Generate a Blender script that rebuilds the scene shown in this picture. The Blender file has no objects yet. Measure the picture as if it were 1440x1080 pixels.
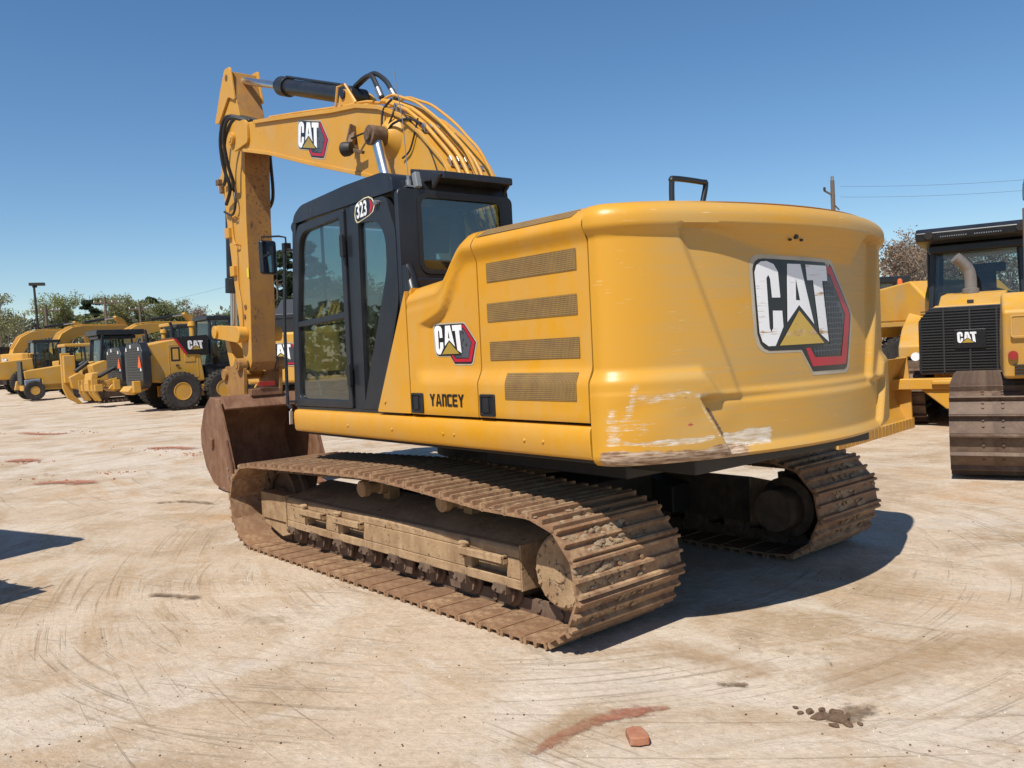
import bpy, bmesh, math, random
from mathutils import Vector, Matrix, noise
import numpy as np
C = bpy.context.scene.collection
PI = math.pi
R = math.radians
rnd = random.Random(7)

# ------------------------------------------------------------------ materials
def newmat(name):
    m = bpy.data.materials.new(name); m.use_nodes = True
    nt = m.node_tree; nt.nodes.clear()
    out = nt.nodes.new('ShaderNodeOutputMaterial')
    return m, nt, out
class NT:
    def __init__(s, nt): s.nt = nt
    def n(s, typ, **kw):
        x = s.nt.nodes.new(typ)
        for k, v in kw.items(): setattr(x, k, v)
        return x
    def l(s, a, b): s.nt.links.new(a, b)
    def noise(s, vec, scale, detail=4, rough=.55, dist=0):
        x = s.n('ShaderNodeTexNoise'); x.inputs['Scale'].default_value = scale
        x.inputs['Detail'].default_value = detail; x.inputs['Roughness'].default_value = rough
        x.inputs['Distortion'].default_value = dist
        if vec is not None: s.l(vec, x.inputs['Vector'])
        return x.outputs['Fac']
    def mapr(s, v, a, b, c=0., d=1.):
        x = s.n('ShaderNodeMapRange'); x.inputs[1].default_value = a; x.inputs[2].default_value = b
        x.inputs[3].default_value = c; x.inputs[4].default_value = d; s.l(v, x.inputs[0]); return x.outputs[0]
    def mix(s, fac, a, b):
        x = s.n('ShaderNodeMix', data_type='RGBA')
        for sock, v in ((x.inputs[0], fac), (x.inputs[6], a), (x.inputs[7], b)):
            if isinstance(v, (int, float)): sock.default_value = v
            elif isinstance(v, tuple): sock.default_value = (*v, 1)
            else: s.l(v, sock)
        return x.outputs[2]
    def math(s, op, a, b=None, clamp=False):
        x = s.n('ShaderNodeMath', operation=op); x.use_clamp = clamp
        for i, v in enumerate((a, b)):
            if v is None: continue
            if isinstance(v, (int, float)): x.inputs[i].default_value = v
            else: s.l(v, x.inputs[i])
        return x.outputs[0]
    def coord(s, which='Object', scale=None, rot=None):
        t = s.n('ShaderNodeTexCoord').outputs[which]
        if scale or rot:
            m = s.n('ShaderNodeMapping'); s.l(t, m.inputs[0])
            if scale: m.inputs['Scale'].default_value = scale
            if rot: m.inputs['Rotation'].default_value = rot
            t = m.outputs[0]
        return t
    def bsdf(s, out, color, rough, metal=0., spec=.5, normal=None, coat=0.):
        b = s.n('ShaderNodeBsdfPrincipled')
        for key, v in (('Base Color', color), ('Roughness', rough), ('Metallic', metal)):
            if isinstance(v, tuple): b.inputs[key].default_value = (*v, 1)
            elif isinstance(v, (int, float)): b.inputs[key].default_value = v
            else: s.l(v, b.inputs[key])
        b.inputs['Specular IOR Level'].default_value = spec
        b.inputs['Coat Weight'].default_value = coat; b.inputs['Coat Roughness'].default_value = .15
        if normal is not None: s.l(normal, b.inputs['Normal'])
        s.l(b.outputs[0], out.inputs[0]); return b
    def bump(s, h, strength, dist=.01):
        x = s.n('ShaderNodeBump'); x.inputs['Strength'].default_value = strength
        x.inputs['Distance'].default_value = dist; s.l(h, x.inputs['Height']); return x.outputs[0]

def mat_worn(name, c1, c2, dust=(.42, .31, .19), amt=.35, rough=.45, metal=0., scale=3., bump=.0, spec=.45, coat=0., spots=None, spot_amt=.62, vary=0.):
    m, nt, out = newmat(name); g = NT(nt); co = g.coord()
    col = g.mix(g.mapr(g.noise(co, scale, 5), .35, .65), c1, c2)
    d1 = g.noise(co, scale*2.3, 6, .65)
    streak = g.noise(g.coord(scale=(9, 9, .9)), 2.2, 5, .65)
    f = g.math('MULTIPLY', g.mapr(g.math('ADD', d1, g.math('MULTIPLY', streak, .6)), .68, 1.05), amt)
    if vary:
        oi = g.n('ShaderNodeObjectInfo'); f = g.math('MULTIPLY', f, g.mapr(oi.outputs['Random'], 0, 1, 1-vary, 1.1))
    col = g.mix(f, col, dust)
    if spots:
        sp = g.mapr(g.noise(co, 26, 4, .7), spot_amt, spot_amt+.04)
        sp = g.math('MULTIPLY', sp, g.mapr(g.noise(co, 2.5, 2), .42, .6))
        col = g.mix(sp, col, spots)
    r = g.math('ADD', g.math('MULTIPLY', f, .4), g.mapr(g.noise(co, 12, 4), 0, 1, rough-.07, rough+.09))
    nrm = None
    if bump: nrm = g.bump(g.noise(co, 45, 6, .7), bump, .006)
    g.bsdf(out, col, r, metal, spec, nrm, coat)
    return m
def mat_plain(name, c, rough=.5, metal=0., spec=.5):
    m, nt, out = newmat(name); g = NT(nt)
    v = g.mapr(g.noise(g.coord(), 6, 4), .3, .7)
    g.bsdf(out, g.mix(v, tuple(x*.86 for x in c), tuple(min(1, x*1.1) for x in c)), rough, metal, spec)
    return m
def mat_glass(name, tint, ior=1.5):
    m, nt, out = newmat(name); g = NT(nt)
    geo = g.n('ShaderNodeNewGeometry'); dt = g.n('ShaderNodeVectorMath', operation='DOT_PRODUCT')
    g.l(geo.outputs['Incoming'], dt.inputs[0]); g.l(geo.outputs['Normal'], dt.inputs[1])
    r0 = ((ior-1)/(ior+1))**2
    fr_ = g.math('ADD', g.math('MULTIPLY', g.math('POWER', g.math('SUBTRACT', 1., g.math('ABSOLUTE', dt.outputs['Value'])), 5.), 1-r0), r0, clamp=True)
    tr = g.n('ShaderNodeBsdfTransparent'); tr.inputs[0].default_value = (*tint, 1)
    gl = g.n('ShaderNodeBsdfGlossy'); gl.inputs['Roughness'].default_value = .015
    gl.inputs[0].default_value = (1, 1, 1, 1)
    df = g.n('ShaderNodeBsdfDiffuse'); df.inputs[0].default_value = (.33, .31, .27, 1)
    mx = g.n('ShaderNodeMixShader'); g.l(fr_, mx.inputs[0]); g.l(tr.outputs[0], mx.inputs[1]); g.l(gl.outputs[0], mx.inputs[2])
    dirt = g.mapr(g.noise(g.coord(), 5, 6, .7), .45, .85, .012, .07)
    m2 = g.n('ShaderNodeMixShader'); g.l(dirt, m2.inputs[0]); g.l(mx.outputs[0], m2.inputs[1]); g.l(df.outputs[0], m2.inputs[2])
    g.l(m2.outputs[0], out.inputs[0]); return m

YEL = (.61, .285, .012)
M = {}
M['yellow'] = mat_worn('yellow_paint', YEL, (.57, .262, .014), (.47, .33, .15), .38, .36, scale=1.3, coat=.12, spots=(.16, .09, .04), spot_amt=.70)
M['yellow_bg'] = mat_worn('yellow_paint_yard', (.60, .305, .025), (.50, .25, .025), (.40, .285, .15), .65, .5, scale=1.1, spots=(.14, .08, .04), spot_amt=.66)
M['yellow_boom'] = mat_worn('yellow_paint_boom', (.585, .285, .022), (.535, .255, .022), (.45, .31, .15), .45, .42, scale=1.6, spots=(.16, .08, .03), spot_amt=.66)
M['yellow_rail'] = mat_worn('yellow_pipe', (.60, .30, .03), (.52, .25, .03), (.42, .29, .15), .5, .4, scale=4)
M['pale_yellow'] = mat_plain('cream_edge', (.70, .60, .36), .5)
M['black'] = mat_worn('black_paint', (.010, .012, .016), (.016, .018, .022), (.10, .085, .065), .12, .34, scale=3)
M['cab_black'] = mat_worn('cab_paint', (.013, .016, .022), (.018, .021, .028), (.10, .085, .065), .10, .36, scale=2.2)
M['dark'] = mat_plain('dark_steel', (.022, .020, .018), .6)
M['dark_brown'] = mat_worn('greasy_shaded_steel', (.035, .025, .018), (.06, .042, .028), (.18, .12, .07), .5, .65, scale=5, bump=.4)
M['rubber'] = mat_plain('hose_rubber', (.016, .016, .017), .5)
M['chrome'] = mat_plain('chrome', (.74, .71, .67), .28, 1.)
M['steel'] = mat_plain('bare_steel', (.42, .40, .38), .38, .9)
M['track'] = mat_worn('track_shoe_steel', (.25, .135, .072), (.18, .098, .055), (.47, .315, .175), 1., .68, scale=2.6, bump=.5, spec=.35, vary=.65, spots=(.10, .06, .04), spot_amt=.6)
M['track_dark'] = mat_worn('track_shoe_rust', (.085, .052, .036), (.115, .07, .048), (.26, .19, .13), .55, .55, scale=3., bump=.35, spec=.4)
M['frame_dirt'] = mat_worn('track_frame_dust', (.35, .225, .125), (.26, .165, .092), (.45, .32, .19), .9, .8, scale=3.2, bump=.8, spec=.2, spots=(.06, .045, .035), spot_amt=.60)
M['mud'] = mat_worn('dry_mud', (.30, .215, .135), (.21, .145, .09), (.42, .32, .21), .7, .9, scale=9, bump=1.2, spec=.15)
M['bucket'] = mat_worn('bucket_rust', (.13, .055, .028), (.17, .075, .038), (.32, .2, .115), .55, .6, scale=2.2, bump=.35, spots=(.40, .32, .24), spot_amt=.66)
M['stick_dirt_shade'] = mat_worn('stick_scuff_shade', (.36, .18, .035), (.30, .14, .035), (.22, .12, .06), .75, .55, scale=2.4, spots=(.11, .055, .03), spot_amt=.56)
M['pin'] = mat_worn('greasy_pin', (.08, .045, .028), (.13, .075, .04), (.25, .16, .09), .6, .5, scale=8, bump=.4)
M['tire'] = mat_worn('tyre_rubber', (.016, .015, .015), (.024, .023, .022), (.13, .10, .075), .35, .75, scale=4, bump=.3)
M['glass'] = mat_glass('cab_glass', (.56, .65, .62), 1.9)
M['glass_bg'] = mat_glass('yard_cab_glass', (.62, .70, .68), 1.55)
M['interior'] = mat_plain('cab_trim', (.03, .03, .032), .7)
M['seat'] = mat_plain('seat_fabric', (.035, .037, .042), .85)
M['white'] = mat_plain('white_vinyl', (.78, .78, .78), .35)
def mat_worn_white(name, c):
    m, nt, out = newmat(name); g = NT(nt)
    n = g.noise(g.coord(scale=(.9, .9, 11)), 1.7, 6, .66, .3); f = g.mapr(n, .565, .60)
    n2 = g.noise(g.coord(scale=(2, 2, 30)), 2, 5, .7); f = g.math('MAXIMUM', f, g.math('MULTIPLY', g.mapr(n2, .64, .68), .8))
    g.bsdf(out, g.mix(f, c, g.mix(g.mapr(g.noise(g.coord(), 22, 4), .4, .6), (.34, .19, .09), (.55, .40, .24))), .4); return m
M['white_worn'] = mat_worn_white('white_scuffed', (.76, .76, .77)); M['gold_worn'] = mat_worn_white('gold_scuffed', (.50, .33, .06))
M['emb_black'] = mat_plain('emblem_black', (.013, .013, .014), .3)
M['emb_red'] = mat_plain('emblem_red', (.42, .012, .03), .35)
M['emb_darkred'] = mat_plain('emblem_dark_red', (.20, .008, .015), .35)
M['emb_gold'] = mat_plain('emblem_gold', (.50, .33, .06), .35, .3)
M['emb_edge'] = mat_plain('emblem_rim', (.42, .36, .27), .5)
M['red'] = mat_plain('red_lens', (.28, .02, .015), .4)
M['orange'] = mat_plain('orange_plastic', (.75, .12, .02), .45)
M['tag_white'] = mat_plain('paper_tag', (.75, .75, .73), .7)
M['sticker'] = mat_plain('warning_sticker', (.72, .55, .02), .5)
M['grey_pipe'] = mat_worn('exhaust_steel', (.22, .21, .20), (.17, .16, .15), (.3, .2, .14), .5, .5, .4, scale=6)
M['rust_pipe'] = mat_worn('exhaust_rust', (.22, .11, .06), (.16, .08, .05), (.3, .2, .14), .4, .7, scale=6)
M['mirror'] = mat_plain('mirror_glass', (.5, .5, .52), .03, 1.)
M['wood'] = mat_plain('pole_wood', (.13, .095, .07), .85)
M['bluegrey'] = mat_worn('blue_grey_paint', (.22, .26, .30), (.16, .19, .22), (.3, .25, .18), .4, .5, scale=3)
M['roof_dark'] = mat_plain('roof_shingle', (.035, .036, .042), .85)
M['wall_brown'] = mat_plain('wall_brown', (.12, .065, .045), .8)
M['brick'] = mat_worn('brick_clay', (.38, .15, .08), (.30, .11, .06), (.45, .3, .2), .4, .9, scale=20, bump=.6)
M['clod'] = mat_worn('dark_clod', (.12, .07, .042), (.075, .046, .03), (.25, .165, .10), .5, .9, scale=15, bump=1.)
M['bark'] = mat_plain('bark', (.085, .065, .05), .9)
M['bark_pale'] = mat_plain('bark_pale', (.19, .16, .13), .9)

def mat_grille(name, yel):
    # perforated yellow plate: small holes over a dark cavity
    m, nt, out = newmat(name); g = NT(nt); co = g.coord()
    def hole(offx, offz):
        sx = g.n('ShaderNodeSeparateXYZ'); g.l(co, sx.inputs[0])
        fx = g.math('FRACT', g.math('ADD', g.math('MULTIPLY', sx.outputs[0], 95.), offx))
        fz = g.math('FRACT', g.math('ADD', g.math('MULTIPLY', sx.outputs[2], 95.), offz))
        a = g.math('SUBTRACT', fx, .5); b = g.math('SUBTRACT', fz, .5)
        d = g.math('ADD', g.math('MULTIPLY', a, a), g.math('MULTIPLY', b, b))
        return g.math('LESS_THAN', d, .16)
    h = hole(0., 0.)
    dirt = g.mapr(g.noise(co, 7, 5, .65), .35, .7)
    plate = g.mix(dirt, (.34, .20, .045), (.27, .165, .055))
    hue = g.mapr(g.noise(g.coord(scale=(3, 3, 8)), 3, 3), .45, .7, 0, .35)
    plate = g.mix(hue, plate, (.30, .13, .05))
    back = g.mix(g.mapr(g.noise(co, 9, 3), .4, .6), (.05, .035, .02), (.10, .065, .03))
    g.bsdf(out, g.mix(h, plate, back), .6)
    return m
M['grille'] = mat_grille('vent_mesh', YEL)

def mat_hexmesh():
    m, nt, out = newmat('emblem_mesh'); g = NT(nt)
    v = g.n('ShaderNodeTexVoronoi', feature='DISTANCE_TO_EDGE'); v.inputs['Scale'].default_value = 32; v.inputs['Randomness'].default_value = .15
    g.l(g.coord(), v.inputs['Vector'])
    f = g.mapr(v.outputs['Distance'], .05, .12)
    g.bsdf(out, g.mix(f, (.075, .08, .095), (.018, .02, .026)), .4); return m
M['emb_mesh'] = mat_hexmesh()

def mat_cw():
    m, nt, out = newmat('counterweight_paint'); g = NT(nt)
    uv = g.n('ShaderNodeUVMap'); uv.uv_map = 'sz'
    sep = g.n('ShaderNodeSeparateXYZ'); g.l(uv.outputs[0], sep.inputs[0])
    def mp(sx, sy):
        k = g.n('ShaderNodeMapping'); k.inputs['Scale'].default_value = (sx, sy, 1); g.l(uv.outputs[0], k.inputs[0]); return k.outputs[0]
    def attr(nm):
        a = g.n('ShaderNodeAttribute'); a.attribute_name = nm; return a.outputs['Fac']
    brushed = g.noise(mp(.8, 34), 1.5, 5, .6)
    patch = g.noise(mp(.7, 1.6), 1.6, 5, .6)
    back = attr('back')
    f = g.math('ADD', g.math('MULTIPLY', g.mapr(brushed, .35, .7), .45), g.math('MULTIPLY', g.mapr(patch, .3, .62), .65))
    f = g.math('MULTIPLY', f, g.math('ADD', g.math('MULTIPLY', back, .8), .15))
    col = g.mix(f, (.59, .285, .018), (.44, .29, .105))
    # fine swirl scratches
    sc = g.noise(mp(3.5, 90), 2, 3, .5)
    scm = g.math('MULTIPLY', g.mapr(sc, .66, .70), g.mapr(g.noise(mp(2, 2.5), 2, 2), .5, .62))
    col = g.mix(g.math('MULTIPLY', scm, .5), col, (.78, .70, .5))
    # broad white rub marks, dents and rust, laid where the counterweight was scraped
    w = attr('white'); wn = g.math('ADD', g.math('MULTIPLY', g.noise(mp(2.2, 55), 2, 6, .7), .6), g.math('MULTIPLY', g.noise(mp(9, 16), 2, 5, .7), .45))
    wm = g.mapr(g.math('ADD', w, g.math('MULTIPLY', wn, .9)), .95, 1.05)
    col = g.mix(g.math('MULTIPLY', wm, g.mapr(g.noise(mp(4, 80), 2, 5, .7), .35, .6, .35, 1.)), col, g.mix(g.mapr(g.noise(mp(6, 40), 2, 4), .38, .62), (.72, .69, .63), (.46, .38, .28)))
    r = attr('rust'); rn = g.noise(mp(14, 40), 2, 6, .7)
    rm = g.mapr(g.math('ADD', r, g.math('MULTIPLY', rn, .9)), .92, 1.08)
    col = g.mix(rm, col, g.mix(g.mapr(g.noise(mp(5, 30), 2, 5), .4, .62), (.20, .11, .06), (.52, .40, .29)))
    k = attr('dark'); kn = g.noise(mp(20, 60), 2, 5, .65)
    km = g.mapr(g.math('ADD', k, g.math('MULTIPLY', kn, .8)), .86, .96)
    col = g.mix(km, col, (.13, .085, .06))
    q = attr('redmark'); qm = g.mapr(g.math('ADD', q, g.math('MULTIPLY', wn, .8)), .92, 1.)
    col = g.mix(qm, col, (.36, .05, .05))
    rough = g.math('ADD', g.math('MULTIPLY', f, .18), .36)
    rough = g.math('ADD', rough, g.math('MULTIPLY', wm, .2))
    b1 = g.bump(g.math('ADD', g.math('MULTIPLY', wm, -.5), g.math('MULTIPLY', rm, -.4)), .35, .004)
    g.bsdf(out, col, rough, 0, .45, b1, .0)
    return m
M['cw'] = mat_cw()

def mat_ground():
    m, nt, out = newmat('yard_concrete'); g = NT(nt); co = g.coord()
    big = g.noise(co, .16, 5, .6, .4); mid = g.noise(co, .9, 7, .66, .6); fine = g.noise(co, 9, 8, .72); grain = g.noise(co, 70, 5, .75)
    col = g.mix(g.mapr(big, .36, .64), (.525, .405, .29), (.615, .50, .38))
    col = g.mix(g.math('MULTIPLY', g.mapr(mid, .46, .62), .9), col, (.385, .275, .17))
    pale = g.mapr(g.math('ADD', g.noise(co, .55, 6, .68, 1.2), g.math('MULTIPLY', fine, .35)), .64, .76)
    col = g.mix(g.math('MULTIPLY', pale, .9), col, (.63, .545, .45))
    blue = g.mapr(g.noise(g.coord(scale=(1, 1.5, 1)), .8, 6, .7, 2.), .60, .70)
    col = g.mix(g.math('MULTIPLY', blue, .35), col, (.47, .44, .42))
    # sweeping scuffs left by turning tracks: streaks along circles round two pivots
    def polar(cx, cy, fr, fa, sc, dist):
        mp_ = g.n('ShaderNodeMapping'); mp_.inputs['Location'].default_value = (-cx, -cy, 0); g.l(g.n('ShaderNodeTexCoord').outputs['Object'], mp_.inputs[0])
        sx = g.n('ShaderNodeSeparateXYZ'); g.l(mp_.outputs[0], sx.inputs[0])
        r = g.math('SQRT', g.math('ADD', g.math('MULTIPLY', sx.outputs[0], sx.outputs[0]), g.math('MULTIPLY', sx.outputs[1], sx.outputs[1])))
        a = g.math('ARCTAN2', sx.outputs[1], sx.outputs[0]); cb = g.n('ShaderNodeCombineXYZ')
        g.l(g.math('MULTIPLY', r, fr), cb.inputs[0]); g.l(g.math('MULTIPLY', a, fa), cb.inputs[1]); return g.noise(cb.outputs[0], sc, 7, .68, dist), r
    hsum = None
    for cx, cy, fr, fa, dk, lim, msk in ((0, 0, 4.2, 1.6, (.33, .225, .13), .53, (.5, 3.)), (-2., -6.5, 3.2, 1.7, (.40, .255, .13), .54, (.42, 7.)), (8., -6., 5., 2.2, (.67, .57, .455), .55, (.6, 11.))):
        st, r = polar(cx, cy, fr, fa, 1.5, .25)
        w = g.math('MULTIPLY', g.mapr(st, lim, lim+.10), g.mapr(g.noise(co, msk[0], 4, .6), .43, .57))
        col = g.mix(g.math('MULTIPLY', w, .55), col, dk)
        hsum = st if hsum is None else g.math('ADD', hsum, st)
    # thin scratches dragged across the slab
    for cx, cy, fr, fa, dk, lim, ms in ((0, 0, 19., 1.1, (.30, .215, .135), .585, 1.1), (-2., -6.5, 15., 1.0, (.34, .235, .14), .58, .8), (0, 0, 26., 1.6, (.68, .60, .50), .60, 1.5), (6., -8., 17., 1.3, (.33, .24, .155), .59, .9)):
        st, r = polar(cx, cy, fr, fa, 1.3, .15)
        w = g.math('MULTIPLY', g.mapr(st, lim, lim+.035), g.mapr(g.noise(co, ms, 4, .62), .46, .56))
        col = g.mix(g.math('MULTIPLY', w, .55), col, dk); hsum = g.math('SUBTRACT', hsum, g.math('MULTIPLY', w, .35))
    ochre = g.mapr(g.noise(g.coord(scale=(.5, 1.1, 1), rot=(0, 0, R(-35))), .75, 6, .64, .8), .57, .70)
    col = g.mix(g.math('MULTIPLY', ochre, .7), col, (.46, .255, .105))
    dark = g.mapr(g.noise(g.coord(scale=(.7, 1.4, 1), rot=(0, 0, R(25))), 1.1, 7, .72, .6), .60, .66)
    col = g.mix(g.math('MULTIPLY', dark, .55), col, (.26, .19, .125))
    clay = g.mapr(g.noise(g.coord(scale=(.8, 2.2, 1), rot=(0, 0, R(20))), 1.3, 7, .74, .5), .68, .70)
    col = g.mix(g.math('MULTIPLY', clay, .6), col, (.28, .13, .08))
    clump = g.mapr(g.noise(co, 1.6, 4, .6), .48, .62)
    sp = g.noise(co, 46, 3, .6)
    col = g.mix(g.math('MULTIPLY', g.math('MULTIPLY', g.mapr(sp, .62, .66), clump), .75), col, (.15, .105, .075))
    sp2 = g.noise(co, 37, 3, .6)
    col = g.mix(g.math('MULTIPLY', g.mapr(sp2, .66, .69), .65), col, (.74, .69, .62))
    col = g.mix(g.mapr(fine, .35, .72, 0, .42), col, (.34, .245, .155))
    gr2 = g.noise(co, 24, 8, .8); col = g.mix(g.mapr(gr2, .50, .64, 0, .38), col, (.26, .185, .12)); col = g.mix(g.mapr(gr2, .46, .36, 0, .30), col, (.70, .62, .52))
    col = g.mix(g.mapr(grain, .35, .75, 0, .22), col, (.27, .20, .135))
    # cast joints of the slab
    h = g.math('ADD', g.math('MULTIPLY', fine, 1.1), g.math('MULTIPLY', grain, .45))
    h = g.math('ADD', h, g.math('MULTIPLY', mid, 1.6)); h = g.math('ADD', h, g.math('MULTIPLY', hsum, .9))
    g.bsdf(out, col, .9, 0, .2, g.bump(h, .62, .018))
    return m
M['ground'] = mat_ground()

def mat_leaf(name, c1, c2, c3, trans=.25):
    m, nt, out = newmat(name); g = NT(nt)
    oi = g.n('ShaderNodeObjectInfo')
    a = g.n('ShaderNodeAttribute'); a.attribute_name = 'shade'
    col = g.mix(a.outputs['Fac'], c1, c2)
    col = g.mix(g.math('MULTIPLY', oi.outputs['Random'], .6), col, c3)
    df = g.n('ShaderNodeBsdfDiffuse'); g.l(col, df.inputs[0])
    tl = g.n('ShaderNodeBsdfTranslucent'); g.l(col, tl.inputs[0])
    mx = g.n('ShaderNodeMixShader'); mx.inputs[0].default_value = trans
    g.l(df.outputs[0], mx.inputs[1]); g.l(tl.outputs[0], mx.inputs[2]); g.l(mx.outputs[0], out.inputs[0]); return m
def mat_smear(name, c1, c2, lim, soft=.28, top=.9):
    m, nt, out = newmat(name); g = NT(nt); co = g.coord()
    b = g.n('ShaderNodeBsdfPrincipled'); g.l(g.mix(g.mapr(g.noise(co, 14, 5, .7), .35, .65), c1, c2), b.inputs['Base Color']); b.inputs['Roughness'].default_value = .95; b.inputs['Specular IOR Level'].default_value = .15
    g.l(g.bump(g.noise(co, 50, 6, .75), .9, .012), b.inputs['Normal'])
    at = g.n('ShaderNodeAttribute'); at.attribute_name = 'cover'
    f = g.mapr(g.math('ADD', at.outputs['Fac'], g.math('MULTIPLY', g.noise(co, 13, 8, .8), 1.25)), lim, lim+soft, 0, top)
    t = g.n('ShaderNodeBsdfTransparent'); mx = g.n('ShaderNodeMixShader'); g.l(f, mx.inputs[0]); g.l(t.outputs[0], mx.inputs[1]); g.l(b.outputs[0], mx.inputs[2]); g.l(mx.outputs[0], out.inputs[0]); return m
M['clay_smear'] = mat_smear('clay_smear', (.33, .11, .07), (.44, .21, .13), .93)
M['ochre_smear'] = mat_smear('ochre_smear', (.47, .29, .14), (.52, .38, .235), .85, .75, .75)
M['soil_smear'] = mat_smear('soil_smear', (.17, .115, .075), (.26, .18, .115), 1.0)
M['leaf_spring_haze'] = mat_leaf('leaf_spring_haze', (.22, .24, .105), (.30, .315, .145), (.27, .25, .15), .4)  # spring green, paled further with distance haze in the colour
M['leaf_green_haze'] = mat_leaf('leaf_green_haze', (.14, .17, .07), (.20, .225, .10), (.18, .175, .10), .4)  # fresh green, lightened the same way for distance haze
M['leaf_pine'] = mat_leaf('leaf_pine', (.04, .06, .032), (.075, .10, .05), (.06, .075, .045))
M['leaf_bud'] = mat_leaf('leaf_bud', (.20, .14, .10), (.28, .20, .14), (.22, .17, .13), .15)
M['leaf_far_haze'] = mat_leaf('leaf_far_haze', (.15, .155, .11), (.20, .195, .145), (.18, .165, .13), .4)  # grey-green woods colour with distance haze mixed in

# ------------------------------------------------------------------ mesh builder
def rotm(rx=0, ry=0, rz=0):
    return Matrix.Rotation(rz, 3, 'Z') @ Matrix.Rotation(ry, 3, 'Y') @ Matrix.Rotation(rx, 3, 'X')
class MB:
    def __init__(s): s.v = []; s.f = []; s.m = []
    def add(s, vs, fs, mi=0):
        o = len(s.v); s.v += [tuple(p) for p in vs]
        s.f += [tuple(o+i for i in f) for f in fs]; s.m += [mi]*len(fs); return s
    def box(s, x0, x1, y0, y1, z0, z1, mi=0):
        vs = [(x, y, z) for x in (x0, x1) for y in (y0, y1) for z in (z0, z1)]
        return s.add(vs, [(0, 1, 3, 2), (4, 6, 7, 5), (0, 4, 5, 1), (2, 3, 7, 6), (0, 2, 6, 4), (1, 5, 7, 3)], mi)
    def obox(s, c, size, rot=(0, 0, 0), mi=0):
        m = rotm(*rot); h = [k/2 for k in size]; c = Vector(c)
        vs = [c + m @ Vector((x*h[0], y*h[1], z*h[2])) for x in (-1, 1) for y in (-1, 1) for z in (-1, 1)]
        return s.add(vs, [(0, 1, 3, 2), (4, 6, 7, 5), (0, 4, 5, 1), (2, 3, 7, 6), (0, 2, 6, 4), (1, 5, 7, 3)], mi)
    def beam(s, p, q, w, h, mi=0, up=(0, 0, 1)):
        p, q = Vector(p), Vector(q); d = (q-p).normalized(); sd = d.cross(Vector(up))
        sd = sd.normalized() if sd.length > 1e-5 else Vector((0, 1, 0)); u = sd.cross(d)
        vs = [k + sd*(a*w/2) + u*(b*h/2) for k in (p, q) for a in (-1, 1) for b in (-1, 1)]
        return s.add(vs, [(0, 1, 3, 2), (4, 6, 7, 5), (0, 4, 5, 1), (2, 3, 7, 6), (0, 2, 6, 4), (1, 5, 7, 3)], mi)
    def prism(s, poly, axis, t0, t1, mi=0):
        n = len(poly)
        def P(a, b, t): return {'x': (t, a, b), 'y': (a, t, b), 'z': (a, b, t)}[axis]
        vs = [P(a, b, t0) for a, b in poly] + [P(a, b, t1) for a, b in poly]
        fs = [tuple(range(n-1, -1, -1)), tuple(range(n, 2*n))] + [(i, (i+1) % n, n+(i+1) % n, n+i) for i in range(n)]
        return s.add(vs, fs, mi)
    def ring(s, outer, inner, axis, t0, t1, mi=0):
        n = len(outer)
        def P(a, b, t): return {'x': (t, a, b), 'y': (a, t, b), 'z': (a, b, t)}[axis]
        vs = [P(a, b, t) for t in (t0, t1) for poly in (outer, inner) for a, b in poly]
        fs = []
        for i in range(n):
            j = (i+1) % n
            fs += [(i, j, n+j, n+i), (2*n+i, 3*n+i, 3*n+j, 2*n+j), (i, 2*n+i, 2*n+j, j), (n+i, n+j, 3*n+j, 3*n+i)]
        return s.add(vs, fs, mi)
    def tube(s, pts, r, n=8, mi=0, closed=False, radii=None):
        pts = [Vector(p) for p in pts]; k = len(pts); vs = []; up = None
        for i, p in enumerate(pts):
            a = pts[(i-1) % k] if (closed or i) else p; b = pts[(i+1) % k] if (closed or i < k-1) else p
            d = (b-a).normalized()
            if up is None: up = Vector((0, 0, 1)) if abs(d.z) < .9 else Vector((1, 0, 0))
            sd = d.cross(up)
            if sd.length < 1e-5: sd = d.orthogonal()
            sd.normalize(); up = sd.cross(d).normalized()
            rr = radii[i] if radii else r
            vs += [p + (sd*math.cos(2*PI*j/n) + up*math.sin(2*PI*j/n))*rr for j in range(n)]
        fs = [(i*n+j, i*n+(j+1) % n, ((i+1) % k)*n+(j+1) % n, ((i+1) % k)*n+j) for i in range(k if closed else k-1) for j in range(n)]
        if not closed: fs += [tuple(range(n-1, -1, -1)), tuple((k-1)*n+j for j in range(n))]
        return s.add(vs, fs, mi)
    def cyl(s, p, q, r0, r1=None, n=24, mi=0):
        return s.tube([p, q], r0, n, mi, radii=[r0, r0 if r1 is None else r1])
    def lathe(s, prof, o, axis='y', n=32, mi=0):
        o = Vector(o); vs = []
        for r, h in prof:
            for j in range(n):
                a = 2*PI*j/n; c, d = r*math.cos(a), r*math.sin(a)
                vs.append(o + Vector({'x': (h, c, d), 'y': (c, h, d), 'z': (c, d, h)}[axis]))
        k = len(prof)
        fs = [(i*n+j, i*n+(j+1) % n, (i+1)*n+(j+1) % n, (i+1)*n+j) for i in range(k-1) for j in range(n)]
        if prof[0][0] > 1e-4: fs.append(tuple(range(n-1, -1, -1)))
        if prof[-1][0] > 1e-4: fs.append(tuple((k-1)*n+j for j in range(n)))
        return s.add(vs, fs, mi)
    def grid(s, fn, us, ws, mi=0):
        vs = [fn(u, w) for w in ws for u in us]; nu = len(us)
        fs = [(j*nu+i, j*nu+i+1, (j+1)*nu+i+1, (j+1)*nu+i) for j in range(len(ws)-1) for i in range(nu-1)]
        return s.add(vs, fs, mi)
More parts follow.
